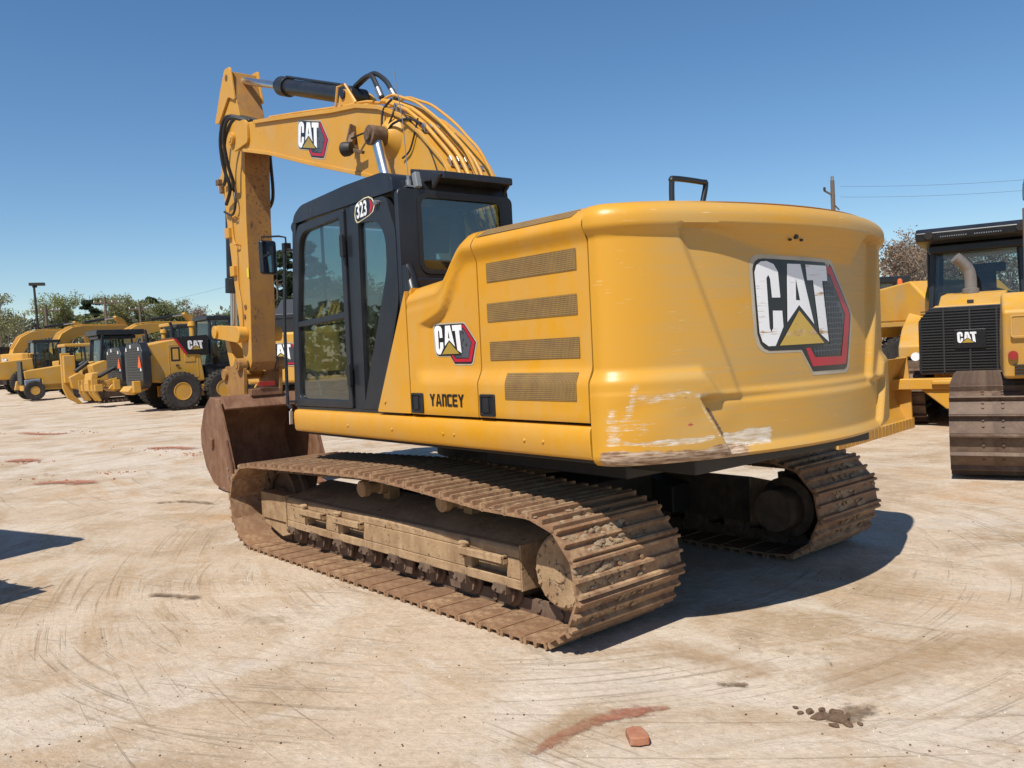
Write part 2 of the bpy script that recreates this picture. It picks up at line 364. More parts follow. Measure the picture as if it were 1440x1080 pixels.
    def mesh(s, name, mats, T=None, recalc=True, angle=38):
        me = bpy.data.meshes.new(name)
        vs = s.v if T is None else [tuple(T @ Vector(p)) for p in s.v]
        me.from_pydata(vs, [], s.f)
        for mm in (mats if isinstance(mats, (list, tuple)) else [mats]): me.materials.append(M[mm] if isinstance(mm, str) else mm)
        me.polygons.foreach_set('material_index', s.m)
        if recalc:
            bm = bmesh.new(); bm.from_mesh(me); bmesh.ops.recalc_face_normals(bm, faces=bm.faces); bm.to_mesh(me); bm.free()
        me.polygons.foreach_set('use_smooth', [True]*len(me.polygons))
        me.set_sharp_from_angle(angle=R(angle))
        me.update(); return me
    def build(s, name, mats, parent=None, bevel=0., T=None, recalc=True, angle=38, seg=2):
        me = s.mesh(name, mats, T, recalc, angle)
        o = bpy.data.objects.new(name, me); C.objects.link(o); o.parent = parent
        if bevel:
            b = o.modifiers.new('bevel', 'BEVEL'); b.width = bevel; b.segments = seg; b.limit_method = 'ANGLE'
            b.angle_limit = R(35); b.harden_normals = True
        return o

def empty(name, loc=(0, 0, 0), rz=0., label=None, cat=None, group=None):
    o = bpy.data.objects.new(name, None); C.objects.link(o); o.location = loc; o.rotation_euler = (0, 0, rz)
    o.empty_display_size = .2
    return tag(o, label, cat, group)
def tag(o, label=None, cat=None, group=None, kind=None):
    if label: o['label'] = label
    if cat: o['category'] = cat
    if group: o['group'] = group
    if kind: o['kind'] = kind
    return o
def copy_tree(o, parent=None, mats=None):
    kids = list(o.children); c = o.copy(); C.objects.link(c); c.parent = parent
    for ch in kids: copy_tree(ch, c)
    return c
def smooth(a, b, x):
    t = (x-a)/(b-a) if b != a else 0.; t = min(1., max(0., t)); return t*t*(3-2*t)
def rrect(x0, x1, z0, z1, r, k=5):
    if not isinstance(r, (tuple, list)): r = (r,)*4
    out = []
    for (cx, cz, a0), rr in zip(((x1-r[0], z1-r[0], 0), (x0+r[1], z1-r[1], 90), (x0+r[2], z0+r[2], 180), (x1-r[3], z0+r[3], 270)), r):
        for i in range(k):
            a = R(a0 + 90*i/(k-1)); out.append((cx+rr*math.cos(a), cz+rr*math.sin(a)))
    return out
def roundpoly(poly, rs, k=5):
    n = len(poly); out = []
    if not isinstance(rs, (list, tuple)): rs = [rs]*n
    for i in range(n):
        p = Vector(poly[i]); a = Vector(poly[i-1]); b = Vector(poly[(i+1) % n]); r = rs[i]
        d0 = a-p; d1 = b-p
        q0 = p + d0.normalized()*min(r, d0.length*.48); q1 = p + d1.normalized()*min(r, d1.length*.48)
        for j in range(k):
            t = j/(k-1); out.append(tuple((1-t)**2*q0 + 2*t*(1-t)*p + t*t*q1))
    return out
def catmull(pts, k=6):
    pts = [Vector(p) for p in pts]; out = []
    for i in range(len(pts)-1):
        p0 = pts[max(0, i-1)]; p1 = pts[i]; p2 = pts[i+1]; p3 = pts[min(len(pts)-1, i+2)]
        for j in range(k):
            t = j/k; out.append(.5*((2*p1)+(p2-p0)*t+(2*p0-5*p1+4*p2-p3)*t*t+(3*p1-p0-3*p2+p3)*t**3))
    out.append(pts[-1]); return out

# ------------------------------------------------------------------ emblem (flat layers mapped to a surface)
EMB = dict(
 plate=[(0.001,.90),(.008,.935),(.024,.965),(.05,.985),(.09,.99),(.70,.973),(.73,.965),(.752,.945),(.996,.504),(.9,.05),(.885,.015),(.85,-.005),(.478,.005),(.378,.203),(.099,.211),(.06,.232),(.03,.275),(.011,.357)],
 red=[(.689,.941),(.740,.938),(.976,.504),(.875,.043),(.475,.05),(.415,.215),(.46,.215),(.505,.127),(.815,.118),(.9,.505),(.728,.862),(.691,.878)],
 mesh=[(.69,.865),(.72,.85),(.888,.505),(.808,.14),(.515,.14),(.475,.205),(.62,.235),(.672,.235),(.645,.802),(.692,.806)],
 C=[(.012,.873),(.029,.932),(.066,.964),(.113,.969),(.171,.944),(.205,.879),(.213,.66),(.142,.66),(.135,.819),(.122,.852),(.105,.823),(.108,.405),(.12,.37),(.137,.403),(.142,.549),(.222,.547),(.224,.409),(.149,.25),(.091,.25),(.045,.29),(.025,.366)],
 A1=[(.288,.95),(.36,.95),(.36,.825),(.35,.636),(.372,.634),(.375,.592),(.261,.447)],
 A2=[(.36,.95),(.41,.95),(.511,.422),(.375,.592),(.372,.634),(.387,.634),(.36,.825)],
 T=[(.457,.947),(.683,.944),(.688,.808),(.627,.806),(.661,.257),(.561,.34),(.526,.811),(.467,.809)],
 tri=[(.373,.546),(.183,.25),(.606,.25)])
def emblem(name, fn, w, h, parent, T=None, cuts=0, flat=False, rim=True, worn=False):
    """fn(u, v, off) -> 3D, with u in 0..w, v in 0..h"""
    layers = []
    if rim:
        c = (.48, .5); layers.append(([(c[0]+(u-c[0])*1.055, c[1]+(v-c[1])*1.07) for u, v in EMB['plate']], 0, 0.001))
    if not flat:
        layers += [(EMB['plate'], 1, .002), (EMB['red'], 2, .003), (EMB['mesh'], 5, .003)]
    else: layers += [([(0, .2), (.75, .2), (.75, 1), (0, 1)], 1, .002)]
    layers += [(EMB[k], 3, .0045) for k in ('C', 'A1', 'A2', 'T')] + [(EMB['tri'], 4, .0045)]
    bm = bmesh.new()
    for poly, mi, off in layers:
        vs = [bm.verts.new((u*w, v*h, off)) for u, v in poly]
        f = bm.faces.new(vs); f.material_index = mi
    bmesh.ops.triangulate(bm, faces=bm.faces)
    for i in range(1, cuts):
        g = list(bm.verts)+list(bm.edges)+list(bm.faces)
        bmesh.ops.bisect_plane(bm, geom=g, plane_co=(w*(-.03+1.06*i/cuts), 0, 0), plane_no=(1, 0, 0))
    for v in bm.verts: v.co = fn(v.co.x, v.co.y, v.co.z)
    if T is not None: bm.transform(T)
    me = bpy.data.meshes.new(name); bm.to_mesh(me); bm.free()
    for k in ('emb_edge', 'emb_black', 'emb_red', 'white_worn' if worn else 'white', 'gold_worn' if worn else 'emb_gold', 'emb_mesh'): me.materials.append(M[k])
    o = bpy.data.objects.new(name, me); C.objects.link(o); o.parent = parent; return o
def text_mesh(name, body, size, mat, parent, fn, bold=.0, T=None, sx=1., space=1.):
    cu = bpy.data.curves.new(name, 'FONT'); cu.body = body; cu.size = size; cu.offset = bold; cu.resolution_u = 4; cu.space_character = space
    tmp = bpy.data.objects.new(name, cu); C.objects.link(tmp)
    dg = bpy.context.evaluated_depsgraph_get(); me = bpy.data.meshes.new_from_object(tmp.evaluated_get(dg))
    bpy.data.objects.remove(tmp); bpy.data.curves.remove(cu)
    for v in me.vertices:
        p = fn(v.co.x*sx, v.co.y); p = Vector(p); v.co = T @ p if T is not None else p
    me.materials.clear(); me.materials.append(M[mat])
    o = bpy.data.objects.new(name, me); C.objects.link(o); o.parent = parent; return o
# ------------------------------------------------------------------ the excavator
TH = -.0317
TS = Matrix.Rotation(TH, 4, 'Z')
EX = empty('excavator', (0, 0, 0), 0, 'yellow tracked excavator standing in the middle of the yard with scraped counterweight', 'excavator')
W = .85; GY = 1.188

def track_path():
    p = [(-1.84, .028), (1.79, .028)]
    p += [(1.79+.345*math.sin(a), .373-.345*math.cos(a)) for a in np.linspace(0, PI, 14)[1:-1]]
    p += [(1.79, .722), (1.29, .742), (.58, .768), (-.145, .79), (-.556, .775), (-.9, .752), (-1.45, .712), (-1.84, .71)]
    p += [(-1.84-.345*math.sin(a), .368+.342*math.cos(a)) for a in np.linspace(0, PI, 14)[1:-1]]
    return p
def path_frames(p, pitch):
    p = [Vector(q) for q in p]; n = len(p); L = [0]
    for i in range(n): L.append(L[-1]+(p[(i+1) % n]-p[i]).length)
    k = round(L[-1]/pitch); out = []
    def at(s):
        s %= L[-1]
        for i in range(n):
            if s <= L[i+1]+1e-9:
                return p[i].lerp(p[(i+1) % n], (s-L[i])/max(1e-9, L[i+1]-L[i]))
    st = L[-1]/k
    for i in range(k):
        a, b = at(st*(i-.5)), at(st*(i+.5)); d = (b-a).normalized(); c = (a+b)/2
        out.append((c, d, Vector((d.y, -d.x))))
    return out, st
def shoe_mesh(name, w, st, mats, gh=.03, th=.012, n_g=3, scallop=True):
    a = st*.5+.008; prof = [(-a, -th-.006), (-a+.02, -th), (a-.015, -th), (a, -th+.004), (a, .006)]
    for i in range(n_g)[::-1]:
        c = (-st*.5+.012) + i*(st-.03)/max(1, n_g-1) if n_g > 1 else -st*.38
        prof += [(c+.016, .002), (c+.010, gh), (c-.006, gh), (c-.014, .002)]
    prof += [(-a, .002)]
    m = MB(); m.prism([(t, z) for t, z in prof], 'y', -w/2, w/2)
    for sy in (-1, 1):
        for dt in (-.03, .03): m.cyl((dt, sy*.09, 0), (dt, sy*.09, .018), .014, n=6)
    return m.mesh(name, mats, angle=30)
def place_frame(o, c, d, nrm, y):
    m = Matrix(((d.x, 0, nrm.x, c.x), (0, 1, 0, y), (d.y, 0, nrm.y, c.y), (0, 0, 0, 1)))
    # keep right-handed
    m[1][1] = 1 if (d.x*nrm.y - d.y*nrm.x) > 0 else -1
    o.matrix_local = m
frames, ST = path_frames(track_path(), .197)
shoe_me = shoe_mesh('track_shoe', W, ST, 'track')
for side in (1, -1):
    Y = side*GY
    m = MB()
    for c, d, nn in frames:
        for sy in (-.095, .095):
            q = c - nn*.055
            m.beam((q.x-d.x*ST*.47, Y+sy, q.y-d.y*ST*.47), (q.x+d.x*ST*.47, Y+sy, q.y+d.y*ST*.47), .034, .085, up=(nn.x, 0, nn.y))
        q = c - nn*.055 + d*ST*.5
        m.cyl((q.x, Y-.125, q.y), (q.x, Y+.125, q.y), .024, n=8)
    tr = m.build('crawler_track', 'track_dark', EX)
    for i, (c, d, nn) in enumerate(frames):
        o = bpy.data.objects.new('track_shoe', shoe_me); C.objects.link(o); o.parent = tr
        place_frame(o, c, d, nn, Y)
    # dried mud packed between the grousers
    m = MB(); rr = random.Random(11+side)
    for c, d, nn in frames:
        k = 0
        if c.x < -1.5 and c.y > .1: k = rr.choice((40, 60, 90))
        elif c.y > .6 and c.x < -.3: k = rr.choice((0, 25, 45))
        for j in range(k):
            yy = Y + max(-.4, min(.4, rr.gauss(side*.08+.1*math.sin(c.x*7+c.y*9), .13))); t = rr.choice((-.045, .035))+rr.uniform(-.028, .028); s = rr.uniform(.006, .019)*(1+.6*(rr.random() < .1))
            p = c + d*t + nn*rr.uniform(-.002, .010)
            bmv = []; bmf = []
            nu, nv = 6, 4
            for b in range(nv):
                for a in range(nu):
                    th_ = 2*PI*a/nu; ph = PI*b/(nv-1); q = Vector((math.sin(ph)*math.cos(th_)*1.1, math.sin(ph)*math.sin(th_)*1.9, math.cos(ph)*.55))
                    q *= s*(1+.45*noise.noise(q*2+Vector((yy*9, t*9, c.x*5))))
                    bmv.append((p.x+q.x*d.x+q.z*nn.x, yy+q.y, p.y+q.x*d.y+q.z*nn.y))
            bmf = [(b*nu+a, b*nu+(a+1) % nu, (b+1)*nu+(a+1) % nu, (b+1)*nu+a) for b in range(nv-1) for a in range(nu)]
            m.add(bmv, bmf)
    tag(m.build('caked_mud', 'mud', EX, angle=60), kind='stuff')
    # track frame with three step pockets
    o_ = lambda y: side*y
    def bx(m, x0, x1, y0, y1, z0, z1, mi=0): m.box(x0, x1, min(o_(y0), o_(y1)), max(o_(y0), o_(y1)), z0, z1, mi)
    m = MB()
    m.prism([(o_(1.335), .20), (o_(1.335), .452), (o_(1.28), .475), (o_(1.0), .545), (o_(.96), .545), (o_(.96), .20)], 'x', -1.5, 1.462)
    holes = [(-1.38, -1.04), (.24, .54), (.80, 1.08)]
    bx(m, -1.5, 1.462, 1.335, 1.40, .20, .262)
    m.prism([(o_(1.335), .388), (o_(1.40), .388), (o_(1.40), .435), (o_(1.385), .455), (o_(1.335), .4585)], 'x', -1.5, 1.462)
    xs = [-1.5] + [x for h in holes for x in h] + [1.462]
    for i in range(0, len(xs), 2): bx(m, xs[i], xs[i+1], 1.335, 1.40, .262, .388)
    bx(m, -1.505, -1.49, .98, 1.392, .19, .47)
    fr = m.build('track_frame', ['frame_dirt', 'dark_brown'], EX, bevel=.008)
    for pg in fr.data.polygons:
        if abs(pg.center.y) < 1.0 and pg.normal.y*side < -.5: pg.material_index = 1  # inward faces get a darker brown standing for the shade between the tracks
    for x0, x1 in holes:
        m = MB(); bx(m, x0-.02, x1+.05, 1.40, 1.455, .372, .392); bx(m, x0-.02, x1+.05, 1.44, 1.458, .355, .40)
        bx(m, x1+.02, x1+.05, 1.40, 1.45, .33, .41); bx(m, x0-.02, x0+.0, 1.40, 1.44, .345, .40)
        m.cyl((x1+.0, o_(1.40), .425), (x1+.07, o_(1.43), .415), .018, n=8)
        m.build('step', 'frame_dirt', fr, bevel=.005)
    m = MB(); bx(m, 1.472, 1.95, 1.16, 1.402, .235, .462)
    m.prism([(1.475, .225), (1.47, .13), (1.60, .10), (1.93, .19), (1.95, .2305)], 'y', min(o_(1.18), o_(1.385)), max(o_(1.18), o_(1.385)))
    bx(m, 1.463, 1.472, 1.05, 1.41, .2, .47)
    m.build('idler_guard', 'frame_dirt', fr, bevel=.01)
    # sprocket, final drive, idler
    m = MB(); teeth = []
    for i in range(42):
        a = 2*PI*i/42; r = .30 if i % 2 else .262
        teeth.append((-1.84+r*math.cos(a), .368+r*math.sin(a)))
    m.prism(teeth, 'y', Y-.03, Y+.03)
    sp = m.build('drive_sprocket', 'track_dark', EX, bevel=.004)
    m = MB(); s1 = side
    m.lathe([(.23, Y+s1*.03), (.235, Y+s1*.08), (.222, Y+s1*.10), (.222, Y+s1*.17), (.205, Y+s1*.185), (.203, Y+s1*.205), (.19, Y+s1*.214), (.06, Y+s1*.217), (.05, Y+s1*.225), (0, Y+s1*.226)], (-1.84, 0, .362), 'y', 40)
    for i in range(14):
        a = 2*PI*i/14; m.cyl((-1.84+.172*math.cos(a), Y+s1*.2, .362+.172*math.sin(a)), (-1.84+.172*math.cos(a), Y+s1*.228, .362+.172*math.sin(a)), .011, n=6)
    m.build('final_drive_cover', 'frame_dirt', sp, angle=25)
    m = MB(); m.lathe([(0, Y-s1*.46), (.15, Y-s1*.46), (.16, Y-s1*.30), (.22, Y-s1*.28), (.22, Y-s1*.04), (0, Y-s1*.04)], (-1.84, 0, .362), 'y', 28); m.build('drive_motor', 'dark_brown', sp, angle=30)
    m = MB(); m.lathe([(.0, Y-.1), (.12, Y-.1), (.12, Y-.06), (.26, Y-.045), (.265, Y-.1), (.30, Y-.1), (.30, Y-.03), (.325, Y-.02), (.325, Y+.02), (.30, Y+.03), (.30, Y+.1), (.265, Y+.1), (.26, Y+.045), (.12, Y+.06), (.12, Y+.1), (0, Y+.1)], (1.79, 0, .372), 'y', 36)
    m.build('front_idler', 'track_dark', EX, angle=30)
    for i in range(8):
        x = -1.32 + i*.385
        m = MB(); m.lathe([(.03, Y-.17), (.075, Y-.17), (.075, Y-.135), (.098, Y-.13), (.098, Y-.115), (.078, Y-.11), (.078, Y+.11), (.098, Y+.115), (.098, Y+.13), (.075, Y+.135), (.075, Y+.17), (.03, Y+.175)], (x, 0, .155), 'y', 20)
        m.obox((x, Y+s1*.20, .185), (.12, .05, .055)); m.obox((x, Y-s1*.20, .185), (.12, .05, .055))
        for dx in (-.04, .04): m.cyl((x+dx, Y+s1*.226, .185), (x+dx, Y+s1*.24, .185), .015, n=6)
        m.build('track_roller', 'track_dark', fr, angle=30)
    for x in (.30, -.70):
        m = MB(); m.lathe([(.02, Y-.06), (.05, Y-.06), (.062, Y-.05), (.062, Y+.02), (.045, Y+.03), (.045, Y+.11), (.062, Y+.12), (.062, Y+.17), (.05, Y+.18), (.02, Y+.18)], (x, 0, .628), 'y', 22)
        m.obox((x, Y-.09, .59), (.09, .09, .14))
        m.build('carrier_roller', 'frame_dirt', fr, angle=30)
    # guiding guard plates near the rollers
    for x in (-.85, -.2, .62):
        m = MB(); m.prism([(x-.13, .205), (x+.13, .205), (x+.10, .085), (x-.10, .085)], 'y', o_(1.34)-.012, o_(1.34)+.012)
        m.build('guiding_guard', 'track_dark', fr, bevel=.004)
# carbody between the tracks
m = MB(); m.prism([(-.75, .34), (.75, .34), (.75, .56), (.5, .66), (-.5, .66), (-.75, .56)], 'y', -.72, .72)
for sx in (-1, 1):
    for sy in (-1, 1):
        m.prism([(sx*.42, .30), (sx*.95, .24), (sx*.95, .46), (sx*.42, .58)], 'y', min(sy*.722, sy*.955), max(sy*.722, sy*.955))
m.build('carbody', 'dark', EX, bevel=.015)  # near-black colour also stands for the shade under the body
m = MB(); m.lathe([(.58, .66), (.62, .67), (.62, .80), (.70, .80), (.70, .93), (.60, .95)], (0, 0, 0), 'z', 48)
m.build('swing_bearing', 'dark_brown', EX, angle=30)

# ---- revolving upper frame
m = MB(); m.box(-2.35, 1.24, -1.30, 1.30, .985, 1.15); m.box(-1.0, .9, -.8, .8, .93, .985)
m.box(-2.5, -1.2, -.9, .9, .90, .985); m.box(-2.05, -.75, -1.27, .95, .845, .984)
m.build('revolving_frame', 'dark', EX, bevel=.01, T=TS)  # underside shade is put into the near-black colour
for s in (1, -1):
    m = MB(); pr = [(1.35, 1.015), (1.382, 1.02), (1.395, 1.04), (1.40, 1.12), (1.398, 1.17), (1.385, 1.192), (1.36, 1.198), (1.20, 1.198), (1.20, 1.015)]
    m.prism([(s*y, z) for y, z in pr], 'x', -2.224, 1.272)
    for x in (-1.86, -1.7, -1.02, -.9, -.28, .35): m.cyl((x, s*1.396, 1.10), (x, s*1.406, 1.10), .012, n=6)
    m.build('side_skirt', 'yellow', EX, bevel=.012, T=TS, angle=30)
# front corner plates
m = MB(); m.box(1.0, 1.27, -1.20, 1.195, 1.02, 1.19); m.build('front_frame', 'yellow', EX, bevel=.01, T=TS)

# ---- hood doors (swept panels with creases)
PROF = [(1.386, 1.213), (1.39, 1.225), (1.39, 1.40), (1.388, 1.425), (1.358, 1.488), (1.353, 1.51), (1.352, 1.80), (1.352, 2.135), (1.356, 2.155), (1.384, 2.21), (1.39, 2.228), (1.388, 2.248), (1.372, 2.275), (1.325, 2.315), (1.285, 2.333), (1.235, 2.342), (.95, 2.352), (.5, 2.356)]
def prof_dense(k=5):
    out = []
    for i in range(len(PROF)-1):
        a, b = Vector(PROF[i]), Vector(PROF[i+1]); n = max(1, int((b-a).length/.03)) if i < len(PROF)-3 else 2
        for j in range(n): out.append(a.lerp(b, j/n))
    out.append(Vector(PROF[-1])); return out
PD = prof_dense()
def ztop(x):
    if x <= -1.17: return 2.345
    if x <= -.90: return 2.345 + (2.092-2.345)*smooth(-1.19, -.86, x)
    return 2.345 + (2.092-2.345)*smooth(-1.19, -.86, x) - .03*(x+.86)/.33*(1 if x > -.86 else 0)
def hood_pt(x, y, z, off=0.):
    zt = ztop(x); sh = (2.345-zt)*min(1., max(0., (z-1.8)/.35))
    if z < 2.2:
        xl = -.63-.07*max(0, z-1.5)/.3 if z < 1.8 else -.70-.34*(z-1.8)/.35
        g = smooth(xl+.02, xl-.07, x)
        y = 1.39 - (1.39-y)*g if z > 1.43 else y
    return (x, y+off, z-sh)
def hood_door(name, x0, x1, side=1):
    n = max(4, int(abs(x1-x0)/.03)); us = list(np.linspace(x0, x1, n)); us = [(us[0], .03)]+[(u, 0) for u in us]+[(us[-1], .03)]
    m = MB()
    def fn(u, p):
        q = hood_pt(u[0], p.x, p.y); q = (q[0], q[1]-u[1]*(1 if p.y < 2.3 else .3), q[2]-(u[1] if p.y > 2.24 else 0)); return (q[0], side*q[1], q[2])
    m.grid(fn, us, [PD[0]-Vector((.03, 0))]+PD)
    return m.build(name, 'yellow', EX, T=TS, recalc=False, angle=50)
def y_at(z):
    for a, b in zip(PD, PD[1:]):
        if a.y <= z <= b.y: return a.x+(b.x-a.x)*(z-a.y)/max(1e-6, b.y-a.y)
    return 1.39
def hood_surf(x, z):
    zs = z
    for _ in range(12): zs += z-hood_pt(x, 1.36, zs)[2]
    return hood_pt(x, y_at(zs), zs)[1]
rear_door = hood_door('service_door', -2.222, -1.283)
front_door = hood_door('service_door', -1.272, -.535)
hood_door('service_door', -2.222, -1.0, -1)
# dark engine bay body behind the seams
m = MB(); m.box(-2.24, -1.16, -1.30, 1.325, 1.19, 2.22); m.box(-1.16, -.55, .34, 1.325, 1.19, 2.0); m.box(-1.16, -.42, -1.3, .34, 1.19, 1.9)
m.build('engine_bay', 'dark', EX, T=TS)
m = MB(); m.box(-2.22, -1.16, -1.25, .52, 2.20, 2.354); m.build('engine_hood', 'yellow', EX, bevel=.02, T=TS)
m = MB(); m.prism([(-.56, 1.213), (-.56, 2.035), (-.90, 2.06), (-.90, 1.213)], 'y', .36, .42); m.build('bay_panel', 'yellow', EX, T=TS)
m = MB(); m.prism(roundpoly([(-.522, 2.035), (-.527, 1.215), (-.088, 1.215)], [.01, .01, .02]), 'y', 1.352, 1.392); m.cyl((-.2, 1.392, 1.29), (-.2, 1.40, 1.29), .013, n=8)
m.build('corner_panel', 'yellow', EX, bevel=.006, T=TS)
m = MB(); m.prism([(-.555, 2.05), (-.53, 2.03), (-.53, 1.22), (-.555, 1.22)], 'y', .4, 1.36); m.build('panel_return', 'yellow', EX, T=TS)
# storage and tank bodies on the far side
m = MB(); m.box(-.40, 1.24, -1.385, -.42, 1.20, 2.02); m.build('tank_housing', 'yellow', EX, bevel=.04, T=TS)
# vents
def vent(x0, x1, z0, z1, skew=0., side=1):
    m = MB(); zs = list(np.linspace(z0, z1, 8))
    m.grid(lambda u, z: (lambda q: (q[0]+skew*(z-z0), side*(q[1]+.004), q[2]+(.003 if z > 2.2 else 0)))(hood_pt(u, y_at(z), z)), list(np.linspace(x0, x1, 6)), zs)
    return m.build('vent_grille', 'grille', rear_door, T=TS, recalc=False)
vent(-2.138, -1.372, 2.012, 2.124); vent(-2.132, -1.362, 1.779, 1.888); vent(-2.138, -1.373, 1.552, 1.661)
vent(-2.135, -1.54, 1.326, 1.477)
m = MB(); m.add([(x, y+.003, z+.003) for x, y, z in ((-1.30, 1.362, 2.284), (-2.12, 1.362, 2.282), (-2.15, 1.305, 2.325), (-1.335, 1.305, 2.327))], [(0, 1, 2, 3)])
m.build('vent_grille', 'grille', rear_door, T=TS)
# latches
for x0, x1, par in ((-.685, -.545, front_door), (-1.442, -1.300, rear_door)):
    m = MB(); m.ring(rrect(x0, x1, 1.222, 1.354, .012), rrect(x0+.015, x1-.015, 1.237, 1.339, .008), 'y', 1.37, 1.401)
    m.box(x0+.012, x1-.012, 1.37, 1.3935, 1.234, 1.342); m.box(x0+.055, x1-.03, 1.37, 1.402, 1.245, 1.332); m.cyl((x1-.025, 1.37, 1.285), (x1-.025, 1.397, 1.285), .009, n=10)
    m.build('door_latch', 'black', par, bevel=.003, T=TS)
# lettering: heavy black dealer name, white model number
GL = {'Y': [[(0, 1), (.2, 1), (.42, .52), (.42, 0), (.24, 0), (.24, .45)], [(.24, .45), (.42, .52), (.64, 1), (.44, 1), (.30, .66)]],
 'A': [[(0, 0), (.22, 1), (.44, 1), (.36, .8), (.3, .8), (.18, 0)], [(.36, .8), (.44, 1), (.66, 0), (.48, 0)], [(.24, .2), (.46, .2), (.42, .38), (.24, .38)]],
 'N': [[(0, 0), (0, 1), (.18, 1), (.18, 0)], [(.18, .8), (.18, 1), (.42, 1), (.5, .92), (.5, .8)], [(.34, .8), (.5, .8), (.5, 0), (.34, 0)]],
 'C': [[(0, .1), (0, .9), (.17, .8), (.17, .2)], [(0, .9), (.08, 1), (.52, 1), (.52, .8), (.17, .8)], [(0, .1), (.17, .2), (.52, .2), (.52, 0), (.08, 0)]],
 'E': [[(0, .1), (0, .9), (.17, .8), (.17, .2)], [(0, .9), (.08, 1), (.54, 1), (.54, .8), (.17, .8)], [(0, .1), (.17, .2), (.54, .2), (.54, 0), (.08, 0)], [(.17, .42), (.17, .6), (.5, .6), (.5, .42)]]}
m = MB(); u = 0.; HH = .078
for ch in 'YANCEY':
    for poly in GL[ch]: m.add([(-.758-(u+a)*HH*1.27, 1.3935, 1.272+b*HH) for a, b in poly], [tuple(range(len(poly)))])
    u += max(a for p in GL[ch] for a, b in p)+.06
m.build('dealer_lettering', 'emb_black', front_door, T=TS)
emblem('emblem', lambda u, v, o: Vector((-.795-u, 1.3535+o, 1.537+v)), .443, .256, front_door, T=TS, cuts=14)

# ---- counterweight
RB = 2.765
def cw_plan():
    a = math.asin(.93/RB); P0 = Vector((-math.cos(a)*RB, .93)); d = Vector((math.sin(a), math.cos(a))); t = (1.39-.93)/d.y
    P1 = P0 + d*t; P2 = Vector((P1.x+.17, 1.39)); out = [Vector((-2.232, 1.39))]
    for i in range(17):
        t = i/16; out.append((1-t)**2*P2 + 2*t*(1-t)*P1 + t*t*P0)
    for b in np.linspace(a, -a, 60)[1:-1]: out.append(Vector((-RB*math.cos(b), RB*math.sin(b))))
    return out + [Vector((p.x, -p.y)) for p in out[17::-1]]
CP = cw_plan(); CL = [0.]
for a, b in zip(CP, CP[1:]): CL.append(CL[-1]+(b-a).length)
CLT = CL[-1]
def cw_at(s):
    s = min(max(s+CLT/2, 0), CLT)
    import bisect
    i = min(max(bisect.bisect_right(CL, s)-1, 0), len(CP)-2)
    def nrm(j):
        a = CP[max(0, j-1)]; b = CP[min(len(CP)-1, j+1)]; t = (b-a).normalized(); return Vector((-t.y, t.x))
    f = (s-CL[i])/(CL[i+1]-CL[i]); p = CP[i].lerp(CP[i+1], f); n = nrm(i).lerp(nrm(i+1), f).normalized()
    if n.dot(p-Vector((-1.6, 0))) < 0: n = -n
    return p, n
def cw_off(s, z):
    sd = abs(s); zl = 1.462-(1.462-1.325)*smooth(.96, .80, sd)
    mask = smooth(zl-.055, zl+.03, z)*(1-smooth(2.15, 2.222, z))
    sdi = .725+.395*(z-1.38)
    cen = 1-smooth(sdi-.035, sdi+.022, sd)
    far = smooth(.60, .44, sd) if s > 0 else 1
    zlo = 2.198-.125*smooth(-.98, -.30, s)-.045*smooth(-.3, .5, s)+.17*smooth(.52, .66, s)
    lipm = min(1., max(0., (2.212-z)/max(.01, 2.212-zlo)))
    o = -mask*.036*(1-cen) - cen*(.062+.034*smooth(-.98, -.2, s))*lipm*smooth(zl-.055, zl+.03, z)*(.82+.18*smooth(1.4, 2.1, z))
    sl = .966-(1.304-z)*.6
    if z < 1.33: o -= .044*smooth(sl+.004, sl-.012, sd)*smooth(1.335, 1.29, z)*smooth(1.0, 1.06, z)
    if z < 1.36: o += .006*noise.noise(Vector((s*5, z*7, 1)))*smooth(-.5, -1., s)
    return o
ZV = [(.16, .985), (.07, .985), (.03, .992), (.010, 1.01), (.002, 1.03)] + [(0, z) for z in np.linspace(1.045, 2.235, 112)] + \
     [(.09*(1-math.cos(a)), 2.245+.085*math.sin(a)) for a in np.linspace(.12, PI/2, 9)] + [(.2, 2.338), (.45, 2.35)]
m = MB(); SS = list(np.linspace(-CLT/2, CLT/2, 300))
def cw_fn(s, iz):
    inset, z = iz; p, n = cw_at(s)
    k = -inset + (cw_off(s, z) if z < 2.245 else 0)
    q = p + n*k
    if inset > .1 and z > 2: c = Vector((-2.05, 0)); q = p + (c-p)*inset*.55
    q.x = min(q.x, -2.2305)
    return (q.x, q.y, z)
m.grid(cw_fn, SS, ZV)
cw = m.build('counterweight', 'cw', EX, T=TS, recalc=False, angle=60)
me = cw.data
uvl = me.uv_layers.new(name='sz'); ns = len(SS); at = {k: [] for k in ('white', 'rust', 'dark', 'redmark', 'back')}
